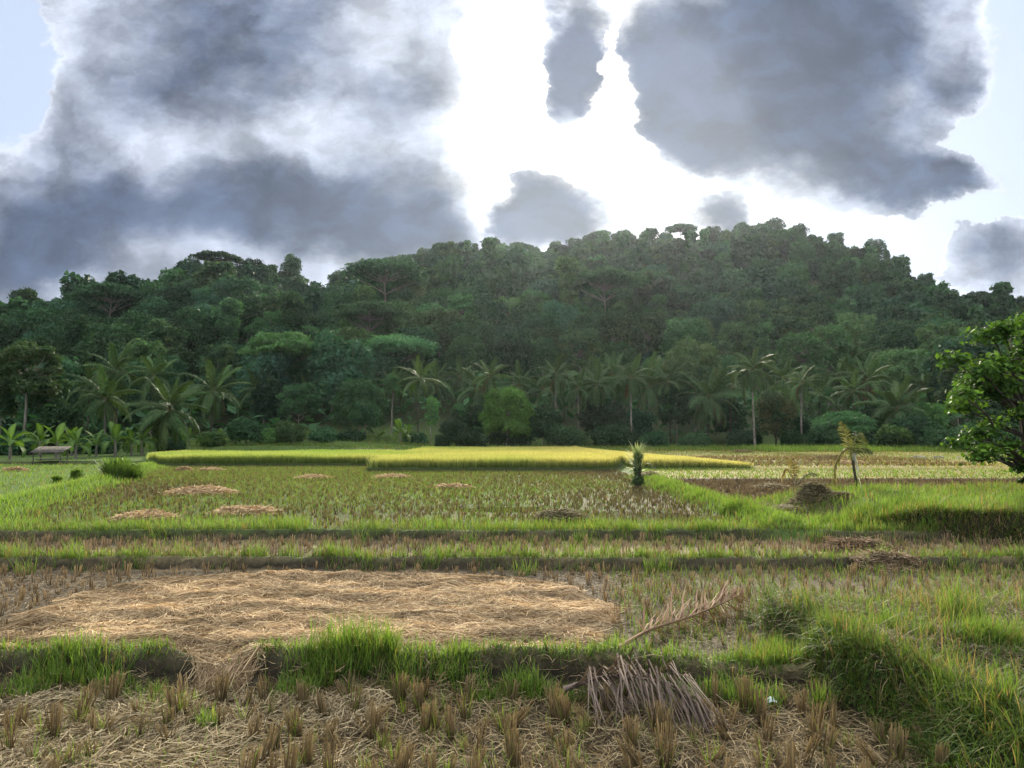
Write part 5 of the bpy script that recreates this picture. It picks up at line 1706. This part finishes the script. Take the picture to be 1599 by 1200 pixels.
def frond_piece(root, name, P, ll, c_a, c_b, seed, hang=1.0, n=26, width=0.03, t0=.25):
    g0 = np.random.default_rng(seed)
    P = np.asarray(P, float)
    tt, ts = np.linspace(0, 1, len(P)), np.linspace(0, 1, 24)
    Q = np.stack([np.interp(ts, tt, P[:, j]) for j in range(3)], 1)
    for _ in range(5):
        Q[1:-1] = (Q[:-2] + 2 * Q[1:-1] + Q[2:]) / 4
    p = Pile()
    p.put(*tube(Q, np.interp(ts, [0, 1], [0.028, 0.007]), 6), (np.asarray(c_a) + np.asarray(c_b)) * 0.55)
    for sd in (-1, 1):
        for k in range(n):
            t = t0 + (1 - t0) * (k + g0.random()) / n
            b = np.array([np.interp(t, ts, Q[:, j]) for j in range(3)])
            tan = np.array([np.interp(min(1, t + .05), ts, Q[:, j]) - np.interp(max(0, t - .05), ts, Q[:, j]) for j in range(3)])
            tan /= np.linalg.norm(tan) + 1e-9
            sv = np.cross(tan, (0.1, 1, 0.2)) * 0.5 + np.array((0, 0.8, 0))
            d = sv / np.linalg.norm(sv) * sd + tan * 0.6 + np.array((0, 0, -hang)) * g0.uniform(0.3, 1.0) + g0.normal(size=3) * 0.15
            d /= np.linalg.norm(d)
            L = ll * g0.uniform(0.6, 1.0) * min(1, 2.6 * (1.08 - t))
            wv = np.cross(d, (0.2, 1, 0.3))
            wv = wv / np.linalg.norm(wv) * width / 2
            f = g0.random()
            p.put([b - wv, b + wv, b + d * L * .6 + wv, b + d * L * .6 - wv, b + d * L + wv * .2 + np.array((0, 0, -.06 * hang)), b + d * L - wv * .2 + np.array((0, 0, -.06 * hang))],
                  [[0, 1, 2, 3], [3, 2, 4, 5]], np.asarray(c_a) * (1 - f) + np.asarray(c_b) * f)
    return link(name, p.data(name, M_PALM), root)


x, y = gp(1340, 782, 0.6)
zg = ground_z(x, y)
yp = thing('young_palm', 'young coconut palm with one frond bowed to the ground near the right bank', 'palm tree', (x, y, zg))
tk = Pile()
tk.put(*tube(bent((0, 0, -0.2), (-0.02, 0, 0.95), g3, 0.04, 6), np.linspace(0.05, 0.035, 6), 8), (0.16, 0.15, 0.12))
link('trunk', tk.data('trunk', M_BARK_DARK, True), yp)
yp.rotation_euler = (0, R(-7), 0)
DG_A, DG_B = (0.045, 0.06, 0.025), (0.15, 0.16, 0.08)
frond_piece(yp, 'frond', [(0, 0, 0.6), (-0.05, 0, 1.3), (-0.1, 0, 1.8), (-0.22, 0, 2.15)], 0.32, (0.08, 0.085, 0.035), (0.2, 0.19, 0.09), 1601, .2, 22)
frond_piece(yp, 'frond', [(0, 0, 0.7), (0.05, 0, 1.3), (0.2, 0.05, 1.65), (0.4, 0.1, 1.75)], 0.45, DG_A, DG_B, 1602, .8, 24)
frond_piece(yp, 'frond', [(0.3, 0, 1.25), (0, 0, 1.38), (-0.35, 0, 1.25), (-0.58, 0, 0.85), (-0.7, 0, 0.3), (-0.75, 0, 0.02)], 0.3, (0.08, 0.07, 0.035), (0.2, 0.17, 0.085), 1603, .7, 30)
frond_piece(yp, 'frond', [(0, 0, 0.9), (0.1, 0, 1.25), (0.4, 0, 1.3), (0.62, 0, 1.12)], 0.3, DG_A, DG_B, 1604, .9, 20)
frond_piece(yp, 'frond', [(0, 0, 0.95), (0.03, -.08, 1.2), (0.02, -.16, 0.9), (0.03, -0.18, 0.15)], 0.2, (0.2, 0.2, 0.17), (0.42, 0.42, 0.36), 1605, .6, 20)
x, y = gp(1236, 752, 0.65)
zg = ground_z(x, y)
dp = thing('dried_sapling', 'small dried palm sapling with pale curled leaves at the dark field line', 'sapling', (x, y, zg))
frond_piece(dp, 'frond', [(0.1, 0, -0.1), (0.12, 0, 0.5), (0.1, 0, 0.9), (-0.08, 0, 1.2)], 0.3, (0.14, 0.11, 0.05), (0.36, 0.28, 0.13), 1610, .6, 18, .045)
frond_piece(dp, 'frond', [(0.1, 0, 0.1), (0.22, 0, 0.6), (0.36, 0, 1.0), (0.42, 0, 1.15)], 0.22, (0.2, 0.18, 0.12), (0.5, 0.45, 0.34), 1611, .6, 16, .04)
frond_piece(dp, 'frond', [(0.1, 0, 0.3), (-0.15, 0, 0.75), (-0.3, 0, 0.7), (-0.4, 0, 0.25)], 0.25, (0.14, 0.11, 0.05), (0.36, 0.28, 0.14), 1612, .6, 16, .04)
frond_piece(dp, 'frond', [(0.15, 0, 0.05), (0.5, 0, 0.4), (0.8, 0, 0.6), (1.1, 0, 0.5)], 0.25, DG_A, DG_B, 1613, .6, 16, .03)

for px, pb, wpx, hh, lab in ((182, 742, 40, 1.15, 'tall weed clump where the left grass bank meets the rice'), (206, 741, 22, 1.05, 'pale green weed stalks at the left corner of the rice'),
                             (119, 745, 15, 0.62, 'small dark shrub standing alone in the left green plot'), (90, 749, 13, 0.36, 'tiny shrub left of the small dark one in the left green plot')):
    x, y = gp(px, pb, 0.7)
    n = 420 if wpx > 30 else 200 if wpx > 20 else 110
    small = wpx < 20
    a, q = g3.uniform(0, 6.28, n), wpx * y / FPX / 2 * np.sqrt(g3.random(n))
    wp = Pile()
    v_ = g3.uniform(0.7, 1.3, (n, 1))
    wp.put(*blades(np.stack([q * np.cos(a), q * np.sin(a), np.full(n, -0.05)], 1), a, g3.uniform(0.4, 1.0, n) * hh, 0.03 if small else 0.06, np.abs(g3.normal(0.1, 0.25, n)), g3.uniform(0.2, 1.3, n), np.array((0.04, 0.08, 0.02)) * v_, np.array((0.13, 0.22, 0.05)) * v_, 3))
    pts = np.stack([q * np.cos(a), q * np.sin(a), g3.uniform(0.1, 0.75, n) * hh], 1)
    wp.put(*leaf_cards(g3, pts, np.tile((0, 0, 1.0), (n, 1)), 0.1, (0.04, 0.085, 0.02), (0.12, 0.2, 0.045), 0.5))
    o = wp.obj('shrub' if small else 'weed_clump', M_GRASS)
    o.location = (x, y, ground_z(x, y))
    tag(o, lab, 'shrub' if small else 'weeds')

# ------------------------------------------------------------------ little shelter at the left edge
x, y = gp(64, 722, 0.75)
zg = ground_z(x, y)
sh = thing('field_shelter', 'little open shelter with a grey slatted roof among the banana plants', 'shelter', (x, y + 1.0, zg), 0.1, None, 0.85)


def box(pile, lo, hi, c=None):
    lo, hi = np.asarray(lo, float), np.asarray(hi, float)
    v = np.array([[(lo, hi)[(i >> j) & 1][j] for j in range(3)] for i in range(8)])
    pile.put(v, [[0, 2, 3, 1], [4, 5, 7, 6], [0, 1, 5, 4], [2, 6, 7, 3], [0, 4, 6, 2], [1, 3, 7, 5]], c)


rf = Pile()
for k in range(12):
    xa_ = -1.2 + k * 0.205
    v0 = np.array([(xa_, -0.75, 0.98), (xa_ + 0.17, -0.75, 0.98), (xa_ + 0.17, 0.75, 1.42), (xa_, 0.75, 1.42)])
    rf.put(np.concatenate([v0, v0 - (0, 0, 0.04)]), [[0, 1, 2, 3], [7, 6, 5, 4], [0, 4, 5, 1], [1, 5, 6, 2], [2, 6, 7, 3], [3, 7, 4, 0]])
box(rf, (-1.22, -0.62, 0.93), (1.24, -0.56, 0.974))
box(rf, (-1.22, 0.56, 1.27), (1.24, 0.62, 1.31))
link('roof', rf.data('roof', M_WOOD), sh)
for sx in (-1.0, 1.0):
    for sy, hh in ((-0.59, 0.93), (0.59, 1.27)):
        pp = Pile()
        pp.put(*tube([(sx, sy, -0.3), (sx + 0.02, sy, 0.5), (sx, sy, hh)], (0.05, 0.045, 0.045), 7))
        link('post', pp.data('post', M_WOOD, True), sh)
bp_ = Pile()
box(bp_, (-0.9, -0.4, 0.4), (0.9, 0.4, 0.45))
link('bench', bp_.data('bench', M_WOOD), sh)

# a scrap of pale plastic in the stubble
x, y = gp(1204, 1094, 0.05)
zg = ground_z(x, y)
pm, gr = new_mat('pale_plastic')
M_PLASTIC = finish(pm, principled(gr, (0.5, 0.58, 0.62), 0.3, 0.5))
ux, uy = np.meshgrid(np.linspace(-1, 1, 9), np.linspace(-1, 1, 9))
uz = 0.035 * (1 - 0.5 * (ux ** 2 + uy ** 2)) + 0.03 * vn(ux * 1.8 + 4, uy * 1.8, 120) + 0.02
i9 = np.arange(8)[:, None] * 9 + np.arange(8)[None]
tag(mesh_obj('plastic_scrap', np.stack([x + ux * 0.05, y + uy * 0.045, zg + 0.03 + uz], -1), np.stack([i9, i9 + 1, i9 + 10, i9 + 9], -1).reshape(-1, 4), M_PLASTIC), 'crumpled scrap of pale bluish plastic among the stubble', 'litter')

# ------------------------------------------------------------------ air that pales the far hill towards the sun
hm = bpy.data.materials.new('haze')
hm.use_nodes = True
hm.node_tree.nodes.clear()
pv = hm.node_tree.nodes.new('ShaderNodeVolumePrincipled')
pv.inputs['Color'].default_value = (0.78, 0.9, 1.0, 1)
pv.inputs['Density'].default_value = 0.00004
pv.inputs['Anisotropy'].default_value = 0.68
ho = hm.node_tree.nodes.new('ShaderNodeOutputMaterial')
hm.node_tree.links.new(pv.outputs[0], ho.inputs['Volume'])
hz = Pile()
box(hz, (-900, -120, -12), (900, 860, 175))
tag(hz.obj('haze', hm), 'thin humid haze hanging in the valley air', 'haze', kind='stuff')
scene.cycles.volume_bounces = 0
